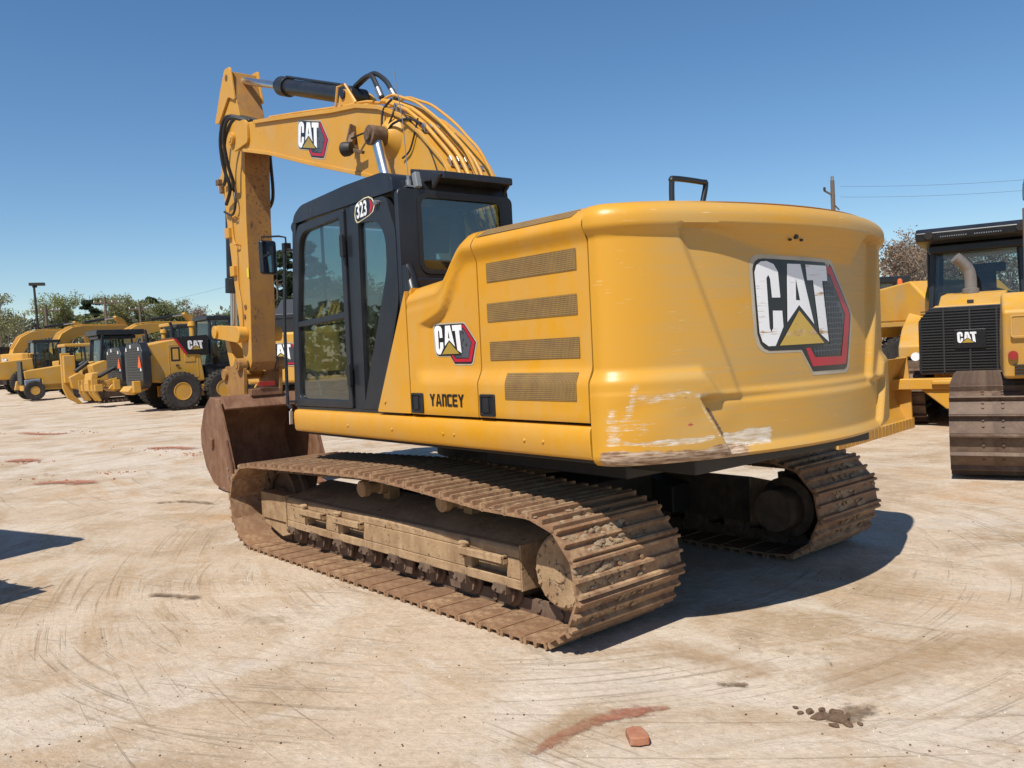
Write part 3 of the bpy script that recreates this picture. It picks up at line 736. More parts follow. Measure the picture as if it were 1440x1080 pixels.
for j, (ins, z) in enumerate(ZV):
    for s in SS:
        nv = noise.noise(Vector((s*6, z*9, 3)))*.03
        zz = z+nv; corner = smooth(-.70, -.9, s)
        wt = 0
        wt = max(wt, .60*math.exp(-((zz-1.105-.012*(s+1.2))/.032)**2)*smooth(-1.56, -1.35, s)*smooth(-.84, -.92, s))
        wt = max(wt, .66*smooth(1.155+.02*(s+.5), 1.12, zz)*smooth(1.01, 1.05, zz)*smooth(-.87, -.80, s)*smooth(-.40, -.52, s))
        wt = max(wt, .53*math.exp(-((s+1.45)/.09)**2)*smooth(1.38, 1.25, zz)*smooth(1.05, 1.1, zz))
        wt = max(wt, .52*math.exp(-((s+1.36-.35*(zz-1.3))/.06)**2)*smooth(1.45, 1.40, zz)*smooth(1.15, 1.25, zz))
        wt = max(wt, .52*math.exp(-((zz-1.335)/.05)**2)*smooth(-1.45, -1.3, s)*smooth(-.8, -.95, s))
        wt = max(wt, .56*math.exp(-((abs(s)-(.985-(1.304-z)*.6))/.022)**2)*smooth(1.33, 1.28, z)*smooth(1.06, 1.12, z)*(s < 0))
        wt = max(wt, .30*math.exp(-((zz-1.50)/.04)**2)*smooth(-1.45, -1.36, s)*smooth(-1.1, -1.2, s))
        wt = max(wt, .49*math.exp(-((zz-1.20)/.10)**2)*smooth(-1.56, -1.42, s)*smooth(-1.05, -1.3, s))
        wt = max(wt, .46*math.exp(-((zz-1.25)/.05)**2)*smooth(-1.3, -1.1, s)*smooth(-.95, -1.0, s))
        wt = max(wt, .36*smooth(.48, .62, s)*smooth(1.32, 1.1, zz)*smooth(1.01, 1.03, zz))
        wt = max(wt, .28*math.exp(-((s+1.5)/.05)**2)*smooth(1.75, 1.85, zz)*smooth(2.05, 1.95, zz))
        ru = .70*smooth(1.088+.01*math.sin(s*9), 1.05, zz)*smooth(-1.6, -1.5, s)*smooth(-.5, -.75, s)
        ru = max(ru, .35*smooth(1.05, 1.01, zz))
        ru = max(ru, .38*math.exp(-((zz-1.19)/.06)**2)*smooth(-1.35, -1.2, s)*smooth(-1.0, -1.06, s))
        dk = .78*math.exp(-((abs(s)-(.945-(1.304-z)*.6))/.026)**2)*smooth(1.29, 1.24, z)*smooth(1.08, 1.12, z)*(s < 0)
        dk = max(dk, .50*math.exp(-((z-1.322-.03*(s+1.1))/.008)**2)*smooth(-1.18, -1.12, s)*smooth(-.96, -.98, s))
        rd = .62*math.exp(-((s+1.04)/.035)**2-((z-1.185)/.022)**2)
        at['white'].append(wt); at['rust'].append(ru); at['dark'].append(dk); at['redmark'].append(rd)
        at['back'].append(smooth(-1.35, -1.0, s))
for k, v in at.items():
    a = me.attributes.new(k, 'FLOAT', 'POINT'); a.data.foreach_set('value', v)
li = np.zeros(len(me.loops), dtype=np.int32); me.loops.foreach_get('vertex_index', li)
uvv = np.array([(SS[i % ns], ZV[i//ns][1]) for i in range(len(me.vertices))], dtype=np.float32)[li]
uvl.data.foreach_set('uv', uvv.ravel())
# inner block so the counterweight is solid
m = MB(); pts = [cw_at(s)[0] for s in np.linspace(-CLT/2, CLT/2, 40)]
m.prism([(min(-2.26, -2.05+(p.x+2.05)*.85), p.y*.88) for p in pts], 'z', .99, 2.30); m.build('ballast_core', 'dark', EX, T=TS)
m = MB(); m.prism([(min(-2.2305, -2.05+(p.x+2.05)*.78), p.y*.80) for p in pts], 'z', 2.30, 2.349); m.build('counterweight_top', 'yellow', cw, bevel=.006, T=TS)
def cw_map(s0, z0):
    def fn(u, v, off):
        s = s0+u; z = z0+v; p, n = cw_at(s); q = p+n*(cw_off(s, z)+off); return Vector((q.x, q.y, z))
    return fn
emblem('emblem', cw_map(-.545, 1.40), 1.02, .645, cw, T=TS, cuts=24, worn=True)
m = MB()
for ds, dz in ((-.10, .02), (-.10, -.02), (.0, .02), (.0, -.02), (-.05, 0)):
    p, n = cw_at(-.185+ds); q = p+n*(cw_off(-.185, 2.158)+.002); r2 = .016 if dz == 0 else .007
    m.cyl((q.x+.01, q.y, 2.158+dz), (q.x-.004, q.y, 2.158+dz), r2, n=10)
m.build('camera_mount', 'dark', cw, T=TS)
# lifting rail on the hood
m = MB(); q = [(-2.45, .945, 2.33), (-2.45, .94, 2.44), (-2.452, .925, 2.462), (-2.455, .70, 2.462), (-2.455, .665, 2.45), (-2.45, .70, 2.33)]
m.tube(catmull(q, 4), .015, 10); m.build('grab_rail', 'black', EX, T=TS)
# ------------------------------------------------------------------ cab
CY = 1.352
m = MB()
m.prism(roundpoly([(1.185, 2.715), (1.15, 2.79), (1.02, 2.845), (.85, 2.8523), (.85, 2.722)], [.02, .05, .05, 0, 0], 4), 'y', .345, CY)
for y0, y1 in ((.345, .38), (1.16, CY)): m.prism([(.85, 2.722), (.85, 2.8523), (.3, 2.874), (.05, 2.874), (.05, 2.722)], 'y', y0, y1)
m.prism(roundpoly([(.05, 2.722), (.05, 2.874), (-.25, 2.872), (-.37, 2.83), (-.385, 2.722)], [0, 0, .05, .05, .01], 4), 'y', .345, CY)
m.box(-.375, 1.31, .345, CY-.004, 1.198, 1.224)
# pillars: front, rear, far side
m.prism([(1.338, 1.222), (1.30, 1.222), (1.245, 1.9), (1.125, 2.715), (1.188, 2.715), (1.285, 1.9)], 'y', 1.285, CY)
m.prism([(1.338, 1.222), (1.30, 1.222), (1.245, 1.9), (1.125, 2.715), (1.188, 2.715), (1.285, 1.9)], 'y', .345, .41)
m.prism([(.325, 1.222), (.225, 1.222), (.205, 2.715), (.305, 2.715)], 'y', 1.27, CY-.012)
m.prism([(.34, 1.222), (.20, 1.222), (.20, 2.715), (.31, 2.715)], 'y', .345, .40)
m.box(-.38, 1.30, .345, .385, 1.222, 1.75)
m.ring(rrect(.37, 1.30, 1.222, 1.5, .02), rrect(.42, 1.25, 1.26, 1.46, .04), 'x', 1.27, 1.30)
cab = m.build('cab', 'cab_black', EX, bevel=.018, T=TS)
def sub(mb, name, mat, parent, **k): return mb.build(name, mat, parent, T=TS, **k)
# rear quarter panel and its window
qo = roundpoly([(.215, 2.714), (-.27, 2.71), (-.385, 2.45), (-.385, 1.98), (-.075, 1.224), (.222, 1.224)], [.01, .05, .05, .08, .02, .01], 6)
qi = roundpoly([(.115, 2.575), (-.16, 2.555), (-.255, 2.43), (-.25, 2.20), (.06, 1.50), (.15, 1.275)], [.03, .10, .08, .08, .05, .02], 6)
m = MB(); m.ring(qo, qi, 'y', 1.29, CY); quarter = sub(m, 'side_panel', 'cab_black', cab, bevel=.008)
m = MB(); m.prism(qi, 'y', 1.322, 1.328); sub(m, 'side_window', 'glass', cab)
# rear wall
ro = rrect(.345, CY, 1.224, 2.74, .05, 6); ri = rrect(.455, 1.185, 2.17, 2.705, .07, 6)
m = MB(); m.ring([(a, b) for a, b in ro], [(a, b) for a, b in ri], 'x', -.43, -.385); sub(m, 'rear_panel', 'cab_black', cab, bevel=.02)
m = MB(); m.ring(rrect(.445, 1.195, 2.16, 2.715, .075, 6), rrect(.475, 1.165, 2.19, 2.685, .06, 6), 'x', -.438, -.4305); sub(m, 'window_seal', 'rubber', cab)
m = MB(); m.prism(ri, 'x', -.412, -.406); sub(m, 'rear_window', 'glass', cab)
m = MB(); m.box(-.47, -.432, .40, 1.31, 1.9, 2.13); m.prism([(1.30, 1.9), (1.345, 1.9), (1.345, 2.22), (1.30, 2.12)], 'x', -.50, -.39); sub(m, 'rear_cover', 'cab_black', cab, bevel=.015)
m = MB(); m.tube([(-.40, 1.28, 2.20), (-.46, 1.30, 2.12), (-.52, 1.31, 1.98)], .045, 12); sub(m, 'air_duct', 'black', cab)
# roof visor over the rear window
m = MB(); m.add([(-.25, 1.12, 2.915), (-.25, .36, 2.915), (-.56, .44, 2.85), (-.56, 1.05, 2.85), (-.25, 1.12, 2.80), (-.25, .36, 2.80), (-.56, .44, 2.80), (-.56, 1.05, 2.80)],
    [(0, 1, 2, 3), (7, 6, 5, 4), (0, 4, 5, 1), (1, 5, 6, 2), (2, 6, 7, 3), (3, 7, 4, 0)])
m.prism([(-.44, 2.87), (-.555, 2.83), (-.445, 2.74)], 'y', 1.05, 1.075); m.prism([(-.44, 2.87), (-.555, 2.83), (-.445, 2.74)], 'y', .43, .455)
sub(m, 'roof_visor', 'cab_black', cab, bevel=.008)
m = MB(); m.ring(rrect(.03, .87, .365, 1.18, .02), rrect(.07, .83, .39, 1.13, .02), 'z', 2.876, 2.90); sub(m, 'hatch_frame', 'cab_black', cab, bevel=.004)
m = MB(); m.add([(.06, .375, 2.888), (.84, .375, 2.888), (.84, 1.14, 2.888), (.06, 1.14, 2.888)], [(0, 1, 2, 3)]); sub(m, 'roof_window', 'glass', cab)
# windscreen and far window
m = MB(); m.add([(1.165, .41, 2.70), (1.165, 1.285, 2.70), (1.265, 1.285, 1.9), (1.265, .41, 1.9), (1.295, 1.285, 1.5), (1.295, .41, 1.5)], [(0, 1, 2, 3), (3, 2, 4, 5)])
sub(m, 'windscreen', 'glass', cab)
m = MB(); m.add([(.31, .36, 2.70), (1.12, .36, 2.70), (1.22, .36, 1.76), (.33, .36, 1.76)], [(0, 1, 2, 3)]); m.add([(-.36, .36, 2.70), (.19, .36, 2.70), (.19, .36, 1.76), (-.36, .36, 1.76)], [(0, 1, 2, 3)])
sub(m, 'far_window', 'glass', cab)
# door
do = roundpoly([(1.298, 1.226), (1.245, 1.9), (1.14, 2.60), (1.085, 2.695), (.318, 2.708), (.338, 1.226)], [.015, .02, .1, .05, .02, .015], 6)
di = roundpoly([(1.228, 1.285), (1.180, 1.9), (1.075, 2.56), (.99, 2.628), (.385, 2.652), (.392, 1.285)], [.06, .02, .10, .06, .02, .03], 6)
m = MB(); m.ring(do, di, 'y', 1.295, CY+.006)
m.prism([(1.188, 1.872), (1.184, 1.918), (.386, 1.950), (.386, 1.905)], 'y', 1.30, CY+.002)
door = m.build('cab_door', 'cab_black', EX, bevel=.008, T=TS)
m = MB(); m.prism(di, 'y', 1.325, 1.331); sub(m, 'door_window', 'glass', door)
m = MB(); m.box(.735, .765, 1.31, 1.322, 1.935, 2.64); m.ring(rrect(.40, 1.19, 1.30, 1.88, .05), rrect(.415, 1.172, 1.315, 1.865, .045), 'y', 1.312, 1.3235); sub(m, 'window_slider', 'rubber', door)
for z in (2.36, 1.40):
    m = MB(); m.box(.30, .355, CY+.007, CY+.032, z, z+.15); m.cyl((.315, CY+.03, z-.01), (.315, CY+.03, z+.16), .016, n=10); sub(m, 'door_hinge', 'black', door, bevel=.004)
m = MB(); m.tube([(1.18, 1.30, 1.52), (1.10, 1.27, 1.50), (1.02, 1.265, 1.36), (1.0, 1.27, 1.30)], .012, 8); m.tube([(.40, 1.30, 1.80), (.44, 1.26, 1.7), (.43, 1.27, 1.5)], .012, 8); sub(m, 'door_handle', 'steel', door)
# model number badge
oval = [(-.055, .045), (-.05, .01), (-.03, -.012), (0, -.012), (.13, .012), (.185, .03), (.215, .075), (.185, .115), (.14, .135), (.08, .135), (.0, .118), (-.04, .10)]
m = MB(); B0 = lambda u, v, o: (.085-u, CY+o, 2.595+v)
cx_, cz_ = .08, .065
for k, o, mi in ((1.10, .0015, 0), (1., .0025, 1)): m.add([B0(cx_+(u-cx_)*k, cz_+(v-cz_)*k, o) for u, v in oval], [tuple(range(len(oval)))], mi)
m.add([B0(u, v, .0035) for u, v in ((.14, .02), (.178, .035), (.203, .075), (.178, .108), (.15, .122), (.165, .075))], [(0, 1, 2, 3, 4, 5)], 2)
badge = sub(m, 'model_badge', ['pale_yellow', 'emb_black', 'emb_red'], cab, recalc=False)
text_mesh('model_number', '323', .145, 'white', cab, lambda x, y: B0(-.035+x, .012+y+x*.06, .005), bold=.004, T=TS, sx=.72)
# mirror on the front corner, handrail, paper tag, roof lamp, antenna
m = MB(); m.obox((1.47, 1.455, 2.475), (.055, .155, .285), (0, 0, R(8))); mir = sub(m, 'side_mirror', 'black', EX, bevel=.025, seg=3)
m = MB(); m.obox((1.440, 1.452, 2.475), (.003, .125, .25), (0, 0, R(8))); sub(m, 'mirror_glass', 'mirror', mir)
m = MB(); m.tube([(1.47, 1.50, 2.60), (1.47, 1.50, 2.645), (1.42, 1.37, 2.65), (1.40, 1.32, 2.64), (1.385, 1.325, 2.56)], .008, 8); sub(m, 'mirror_arm', 'black', mir)
m = MB(); m.tube([(1.30, 1.395, 1.205), (1.375, 1.40, 1.24), (1.375, 1.385, 1.9), (1.37, 1.345, 2.57)], .014, 10); m.obox((1.36, 1.335, 2.55), (.05, .06, .07)); m.beam((1.19, 1.33, 2.5), (1.37, 1.34, 2.54), .02, .02); m.beam((1.30, 1.34, 1.26), (1.375, 1.395, 1.26), .02, .02)
sub(m, 'handrail', 'black', EX)
m = MB(); m.obox((1.30, 1.41, 1.13), (.003, .055, .11), (R(4), 0, R(35))); m.tube([(1.30, 1.40, 1.205), (1.302, 1.412, 1.185)], .003, 5); sub(m, 'paper_tag', 'tag_white', EX)
m = MB(); m.lathe([(.0, 1.16), (.035, 1.17), (.062, 1.20), (.066, 1.25), (.05, 1.262), (0, 1.262)], (0, 1.27, 2.70), 'x', 20); m.box(1.14, 1.19, 1.23, 1.31, 2.72, 2.77); sub(m, 'roof_lamp', 'black', cab)
m = MB(); m.cyl((-.40, 1.235, 2.76), (-.40, 1.235, 2.80), .02, n=10); m.cyl((-.40, 1.235, 2.80), (-.40, 1.235, 2.83), .012, n=8); m.tube([(-.40, 1.235, 2.83), (-.40, 1.255, 3.2), (-.39, 1.30, 3.55)], .0035, 6); m.beam((-.37, 1.235, 2.755), (-.43, 1.235, 2.755), .05, .012)
sub(m, 'antenna', 'steel', cab)
m = MB(); m.obox((-.415, 1.175, 2.80), (.05, .045, .11), (0, R(12), 0)); sub(m, 'rear_bracket', 'bluegrey', cab, bevel=.008)
m = MB(); m.cyl((-.17, CY, 2.675), (-.17, CY+.02, 2.675), .018, n=10); m.obox((-.18, CY+.015, 2.668), (.05, .02, .02)); sub(m, 'panel_latch', 'steel', cab)
# operator seat and controls
m = MB(); m.box(.10, .62, .60, 1.10, 1.60, 1.74); m.box(.15, .55, .66, 1.04, 1.23, 1.60); m.prism([(.16, 1.74), (-.06, 2.30), (.05, 2.33), (.28, 1.74)], 'y', .62, 1.08)
st = sub(m, 'operator_seat', 'seat', EX, bevel=.04, seg=3)
m = MB(); m.prism([(-.10, 2.35), (-.14, 2.56), (-.06, 2.58), (.0, 2.37)], 'y', .70, 1.02); m.box(-.07, -.03, .80, .92, 2.28, 2.40); sub(m, 'headrest', 'seat', st, bevel=.03, seg=3)
for y0, y1 in ((.46, .58), (1.11, 1.22)):
    m = MB(); m.box(.20, .75, y0, y1, 1.62, 1.82); m.cyl((.70, (y0+y1)/2, 1.82), (.74, (y0+y1)/2, 1.98), .016, n=8); m.lathe([(0, 1.96), (.03, 1.98), (.034, 2.05), (.02, 2.09), (0, 2.09)], (.74, (y0+y1)/2, 0), 'z', 10)
    sub(m, 'control_console', 'interior', st, bevel=.015)
m = MB(); m.box(-.36, .1, .42, 1.28, 1.226, 1.9); sub(m, 'rear_shelf', 'interior', cab, bevel=.02)
m = MB(); m.obox((1.05, .50, 2.02), (.05, .22, .17), (0, R(-10), R(-20))); m.beam((1.15, .42, 1.5), (1.06, .48, 1.95), .03, .03); sub(m, 'monitor', 'interior', cab, bevel=.01)
m = MB()
for y in (.74, .92): m.tube([(1.0, y, 1.225), (1.03, y, 1.5), (.98, y, 1.68)], .014, 8); m.obox((1.0, y, 1.25), (.2, .09, .03), (0, R(-20), 0))
sub(m, 'travel_lever', 'interior', cab)

# ------------------------------------------------------------------ boom
BT = [(4.83, 4.475), (4.62, 4.47), (4.185, 4.382), (3.252, 4.222), (2.3, 4.052), (1.83, 3.985), (1.43, 3.875), (1.073, 3.715), (.786, 3.505), (.452, 3.195), (.363, 3.06), (.20, 2.70), (.06, 2.2), (-.02, 1.80)]
BB = [(.02, 1.62), (.14, 1.55), (.30, 1.62), (.42, 1.9), (.62, 2.45), (.95, 2.92), (1.25, 3.11), (1.673, 3.285), (2.327, 3.475), (2.825, 3.62), (3.873, 3.945), (4.568, 4.123), (4.78, 4.17), (4.93, 4.26), (4.96, 4.36), (4.92, 4.45)]
bo = BT + BB
HB = .315
HR = .13
m = MB(); m.prism(bo, 'y', -HR, HB); boom = m.build('boom', 'yellow_boom', EX, bevel=.012, T=TS, angle=30)
m = MB()
top = [Vector(p) for p in BT[2:13]]; fl = []
off = [Vector((p.x, p.y+.0)) for p in top]
for y0, y1 in ((HB-.01, HB+.028), (-HR-.028, -HR+.01)):
    outl = [(p.x, p.y+.012) for p in top]; inn = [(p.x-.004, p.y-.03) for p in top]
    m.prism(outl+inn[::-1], 'y', y0, y1)
m.build('boom_flange', 'yellow_boom', boom, bevel=.004, T=TS, angle=40)
m = MB()
bot = [Vector(p) for p in BB[4:12]]
for y0, y1 in ((HB-.01, HB+.016), (-HR-.016, -HR+.01)): m.prism([(p.x, p.y+.028) for p in bot]+[(p.x, p.y-.012) for p in bot][::-1], 'y', y0, y1)
m.build('boom_flange', 'yellow_boom', boom, bevel=.004, T=TS, angle=40)
# boom-nose boss with cover plate
for s, hb in ((1, HB), (-1, .17)):
    m = MB(); m.prism(roundpoly([(4.36, 4.18), (4.36, 4.40), (4.42, 4.46), (4.80, 4.49), (4.97, 4.38), (4.93, 4.24), (4.78, 4.15)], .05, 4), 'y', s*(hb+.002), s*(hb+.034))
    m.cyl((4.78, s*(hb+.034), 4.31), (4.78, s*(hb+.075), 4.31), .075, n=20); m.cyl((4.78, s*(hb+.075), 4.31), (4.78, s*(hb+.085), 4.31), .05, n=6)
    m.build('nose_boss', 'yellow_boom', boom, bevel=.008, T=TS)
_tl, _tr, _bl = Vector((3.073, 4.132)), Vector((2.568, 4.014)), Vector((3.132, 3.848))
_ux = (_tr-_tl)/.75; _vz = (_tl-_bl)/.79; _o = _tl-_vz
emblem('emblem', lambda u, v, o: (lambda q: Vector((q.x, HB+.001+o, q.y)))(_o+_ux*u+_vz*v), 1., 1., boom, T=TS)
# boom work lamp with bracket
m = MB(); m.beam((1.90, HB+.02, 3.72), (1.82, HB+.10, 3.60), .05, .07); m.beam((1.885, HB, 3.80), (1.885, HB+.05, 3.64), .02, .12); m.beam((1.80, HB+.10, 3.55), (1.66, HB+.06, 3.50), .035, .03)
wl = m.build('work_lamp', 'pin', boom, bevel=.004, T=TS)
m = MB(); m.lathe([(0, -.045), (.05, -.04), (.068, .0), (.068, .05), (.06, .06), (0, .062)], (0, 0, 0), 'x', 20)
m.build('lamp_head', 'dark', wl, T=TS @ Matrix.Translation((1.80, HB+.14, 3.555)) @ Matrix.Rotation(R(25), 4, 'Z'))
def hose(name, pts, r, mat, parent, k=6, n=8):
    m = MB(); m.tube(catmull(pts, k), r, n); return m.build(name, mat, parent, T=TS)
hose('lamp_cable', [(1.82, HB+.09, 3.66), (1.62, HB+.03, 3.68), (1.45, HB+.03, 3.60), (1.33, HB+.03, 3.56)], .009, 'rubber', boom)
hose('grease_line', [(1.30, HB+.07, 3.58), (1.33, HB+.03, 3.80), (1.20, HB+.01, 3.88)], .011, 'rubber', boom)
hose('grease_line', [(1.26, HB+.07, 3.57), (1.16, HB+.04, 3.72), (1.15, HB+.01, 3.82)], .009, 'rubber', boom)
hose('grease_line', [(1.22, HB+.08, 3.56), (1.12, HB+.06, 3.64), (.92, HB+.03, 3.64), (.74, HB+.02, 3.56)], .011, 'rubber', boom)
hose('grease_line', [(1.06, HB+.02, 3.33), (.93, HB+.02, 3.38), (.82, HB+.02, 3.55), (.80, HB+.01, 3.62)], .008, 'rubber', boom)
hose('sensor_wire', [(1.1, HB+.012, 3.78), (.80, HB+.014, 3.52), (.62, HB+.014, 3.28), (.50, HB+.012, 3.0)], .006, 'rubber', boom)
# hydraulic pipes along the top of the boom
def on_top(s, dz):
    L = [0]
    for a, b in zip(top, top[1:]): L.append(L[-1]+(b-a).length)
    s = s*L[-1]
    for i in range(len(top)-1):
        if s <= L[i+1] or i == len(top)-2:
            f = (s-L[i])/(L[i+1]-L[i]); p = top[i].lerp(top[i+1], f); d = (top[i+1]-top[i]).normalized(); return p+Vector((-d.y, d.x))*-1*dz if d.x > 0 else p+Vector((d.y, -d.x))*-dz*-1
def top_line(y, dz, s0, s1, n=14):
    out = []
    for i in range(n):
        p = on_top(s0+(s1-s0)*i/(n-1), dz); out.append((p.x, y, p.y))
    return out
for y, dz, r, s0, s1 in ((.268, .05, .018, .56, 1.), (.195, .062, .020, .52, 1.), (.118, .065, .018, .50, 1.), (.045, .055, .018, .5, 1.)):
    m = MB(); m.tube(top_line(y, dz, s0, s1, 20), r, 10); m.build('hydraulic_pipe', 'yellow_rail', boom, T=TS)
for y, dz, s0, s1 in ((.23, .045, .04, .50), (.12, .05, .03, .52), (-.08, .05, .03, .5)):
    m = MB(); m.tube(top_line(y, dz, s0, s1, 20), .014, 8); m.build('hydraulic_pipe', 'yellow_rail', boom, T=TS)
for y in (.16, -.0):
    m = MB(); pts = [top_line(y, .05, .50, .6, 2)[0]]+top_line(y, .12, .54, .99, 12)+[top_line(y, .04, 1., 1., 2)[0]]; m.tube(catmull(pts, 3), .013, 8); m.build('guard_rail', 'yellow_rail', boom, T=TS)
m = MB()
p0 = on_top(.44, .02); m.tube([(2.28, .30, 4.07), (2.22, .30, 4.26), (2.14, .26, 4.27), (1.98, .24, 4.06)], .014, 8); m.build('guard_rail', 'yellow_rail', boom, T=TS)
for s in (.60, .70, .80, .90, .985):
    m = MB(); p = on_top(s, .0); d = on_top(min(1, s+.01), 0)-on_top(s-.01, 0); ang = math.atan2(-d.y, d.x)
    for y in (.268, .195, .118, .045): m.obox((p.x+.0, y, p.y+.05), (.06, .05, .05), (0, ang, 0))
    m.box(p.x-.02, p.x+.02, -.05, .29, p.y-.01, p.y+.03)
    m.build('pipe_clamp', 'steel', boom, bevel=.006, T=TS)
hose('hydraulic_hose', [(2.5, 0, 4.33), (2.32, .03, 4.345), (2.12, .05, 4.36), (1.95, .07, 4.33), (1.84, .08, 4.20), (1.74, .09, 4.06)], .024, 'rubber', boom)
hose('hydraulic_hose', [(2.4, -.02, 4.36), (2.1, 0, 4.39), (1.93, .02, 4.35), (1.756, .03, 4.237), (1.63, .05, 4.11), (1.54, .05, 4.0)], .024, 'rubber', boom)
for a, b in (((1.82, .083, 4.17), (1.75, .09, 4.07)), ((1.63, .05, 4.11), (1.56, .05, 4.02))):
    m = MB(); m.cyl(a, b, .032, n=12); m.build('hose_fitting', 'steel', boom, T=TS)
# stick cylinder
for y0 in (.11, -.15):
    m = MB(); m.prism(roundpoly([(2.54, 4.06), (2.47, 4.27), (2.37, 4.315), (2.27, 4.24), (2.10, 4.02)], .05), 'y', y0, y0+.04); m.build('cylinder_bracket', 'yellow_boom', boom, bevel=.006, T=TS)
cA, cB = Vector((2.38, 0, 4.25)), Vector((5.26, 0, 5.19)); dr = (cB-cA).normalized()
m = MB(); m.cyl(cA+dr*.08, cA+dr*1.70, .088, n=28); m.cyl(cA+dr*1.60, cA+dr*1.80, .112, n=28); m.cyl(cA+dr*1.80, cA+dr*1.90, .075, n=24); m.cyl(cA+dr*.06, cA+dr*.16, .10, n=24)
m.cyl(cA+Vector((0, -.1, 0)), cA+Vector((0, .1, 0)), .085, n=20); m.cyl(cA+Vector((0, -.17, 0)), cA+Vector((0, .17, 0)), .045, n=16)
m.tube([cA+dr*.2+Vector((0, .02, .10)), cA+dr*1.62+Vector((0, .02, .115))], .016, 8)
sc = m.build('stick_cylinder', 'black', EX, bevel=.006, T=TS, angle=30)
m = MB(); m.cyl(cA+dr*1.86, cB-dr*.06, .046, n=20); m.build('piston_rod', 'chrome', sc, T=TS)
m = MB(); m.cyl(cB+Vector((0, -.09, 0)), cB+Vector((0, .09, 0)), .085, n=20); m.cyl(cB+Vector((0, -.20, 0)), cB+Vector((0, .20, 0)), .04, n=16); m.build('rod_eye', 'pin', sc, T=TS)
# boom lift cylinders, one on each flank
for s in (1, -1):
    yc = .47 if s > 0 else -.29
    a, b = Vector((.52, yc, 1.42)), Vector((1.262, yc, 3.555)); dr = (b-a).normalized()
    m = MB(); m.cyl(a, a+dr*1.45, .085, n=24); m.cyl(a+dr*1.40, a+dr*1.55, .10, n=24); m.cyl(a-Vector((0, .08, 0)), a+Vector((0, .08, 0)), .09, n=16)
    bc = m.build('boom_cylinder', 'black', EX, bevel=.006, T=TS, angle=30)
    m = MB(); m.cyl(a+dr*1.5, b-dr*.05, .052, n=20); m.build('piston_rod', 'chrome', bc, T=TS)
    m = MB(); m.cyl(b-Vector((0, .075, 0)), b+Vector((0, .075, 0)), .088, n=20); m.cyl(b-Vector((0, .10, 0)), b+Vector((0, .10, 0)), .05, n=12); m.build('rod_eye', 'pin', bc, bevel=.006, T=TS)
    m = MB(); hb = HB if s > 0 else HR; m.lathe([(.20, s*(hb-.01)), (.16, s*(hb+.03)), (.11, s*(hb+.07)), (.10, s*(hb+.08)), (0, s*(hb+.085))], (1.262, 0, 3.555), 'y', 28); m.build('pin_boss', 'yellow_boom', boom, T=TS)

# ------------------------------------------------------------------ stick
HS = .165
so = [(5.19, 5.26), (5.30, 5.27), (5.43, 5.12), (5.66, 4.75), (5.72, 4.40), (5.66, 3.75), (5.60, 3.3), (5.50, 2.63), (5.43, 2.2), (5.36, 1.72), (5.28, 1.50), (5.16, 1.49), (5.08, 1.60), (5.06, 1.9), (5.02, 2.3), (5.0, 2.75), (4.985, 3.39), (4.93, 4.03), (4.90, 4.25), (4.93, 4.5), (5.05, 4.85)]
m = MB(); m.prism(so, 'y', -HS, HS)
# face towards the cab: scuffs and rust, with its shade put into the colour
stick = m.build('stick', ['yellow_boom', 'stick_dirt_shade'], EX, bevel=.01, T=TS, angle=30)
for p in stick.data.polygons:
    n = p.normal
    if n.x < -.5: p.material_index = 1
m = MB()
for s in (1, -1): m.prism(roundpoly([(5.14, 5.30), (5.32, 5.31), (5.50, 5.08), (5.74, 4.72), (5.60, 4.70), (5.25, 4.95), (5.05, 4.86)], .04), 'y', s*(HS+.002), s*(HS+.03))
m.build('stick_lug', 'yellow_boom', stick, bevel=.006, T=TS)
m = MB(); m.obox((5.02, HS+.004, 2.72), (.05, .004, .12)); m.build('warning_label', 'sticker', stick, T=TS)
for z in (3.45, 3.10):
    m = MB(); m.tube([(5.28, HS, z), (5.28, HS+.05, z), (5.20, HS+.05, z-.0), (5.20, HS, z-.02)], .01, 6); m.build('hose_guide', 'yellow_rail', stick, T=TS)
for z, x in ((3.28, 5.54), (2.78, 5.44)):
    m = MB(); m.obox((x, HS+.02, z), (.14, .05, .13)); m.build('hose_bracket', 'yellow_boom', stick, bevel=.006, T=TS)
for dy, pts in ((0, [(4.62, .10, 4.52), (4.95, .22, 4.62), (5.25, .24, 4.50), (5.38, .24, 4.25), (5.42, .22, 3.98), (5.55, .20, 3.90)]),
                (0, [(4.60, .20, 4.50), (4.90, .36, 4.60), (5.10, .38, 4.40), (5.18, .34, 4.08), (5.20, .26, 3.80), (5.48, .21, 3.64)]),
                (0, [(4.55, .26, 4.48), (4.80, .38, 4.55), (4.95, .40, 4.35), (5.02, .34, 4.05), (5.08, .26, 3.84), (5.30, .21, 3.80)]),
                (0, [(4.60, -.15, 4.54), (5.0, -.26, 4.6), (5.2, -.30, 4.3), (5.15, -.28, 3.7), (5.3, -.2, 3.5)])):
    hose('hydraulic_hose', pts, .022, 'rubber', EX)
hose('hydraulic_hose', [(5.28, .20, 3.90), (5.15, .22, 3.62), (5.30, .21, 3.48), (5.58, .20, 3.56)], .016, 'rubber', EX)
hose('grease_line', [(5.40, HS+.02, 3.55), (5.38, HS+.015, 3.2), (5.30, HS+.015, 3.0), (5.32, HS+.015, 2.6), (5.25, HS+.015, 2.3), (5.27, HS+.012, 1.95)], .008, 'yellow_rail', stick)
for c_, s_ in (((5.80, .16, 3.98), (.10, .07, .07)), ((5.66, .18, 3.86), (.07, .06, .09))):
    m = MB(); m.obox(c_, s_); m.build('hose_coupler', 'pin', stick, bevel=.006, T=TS)
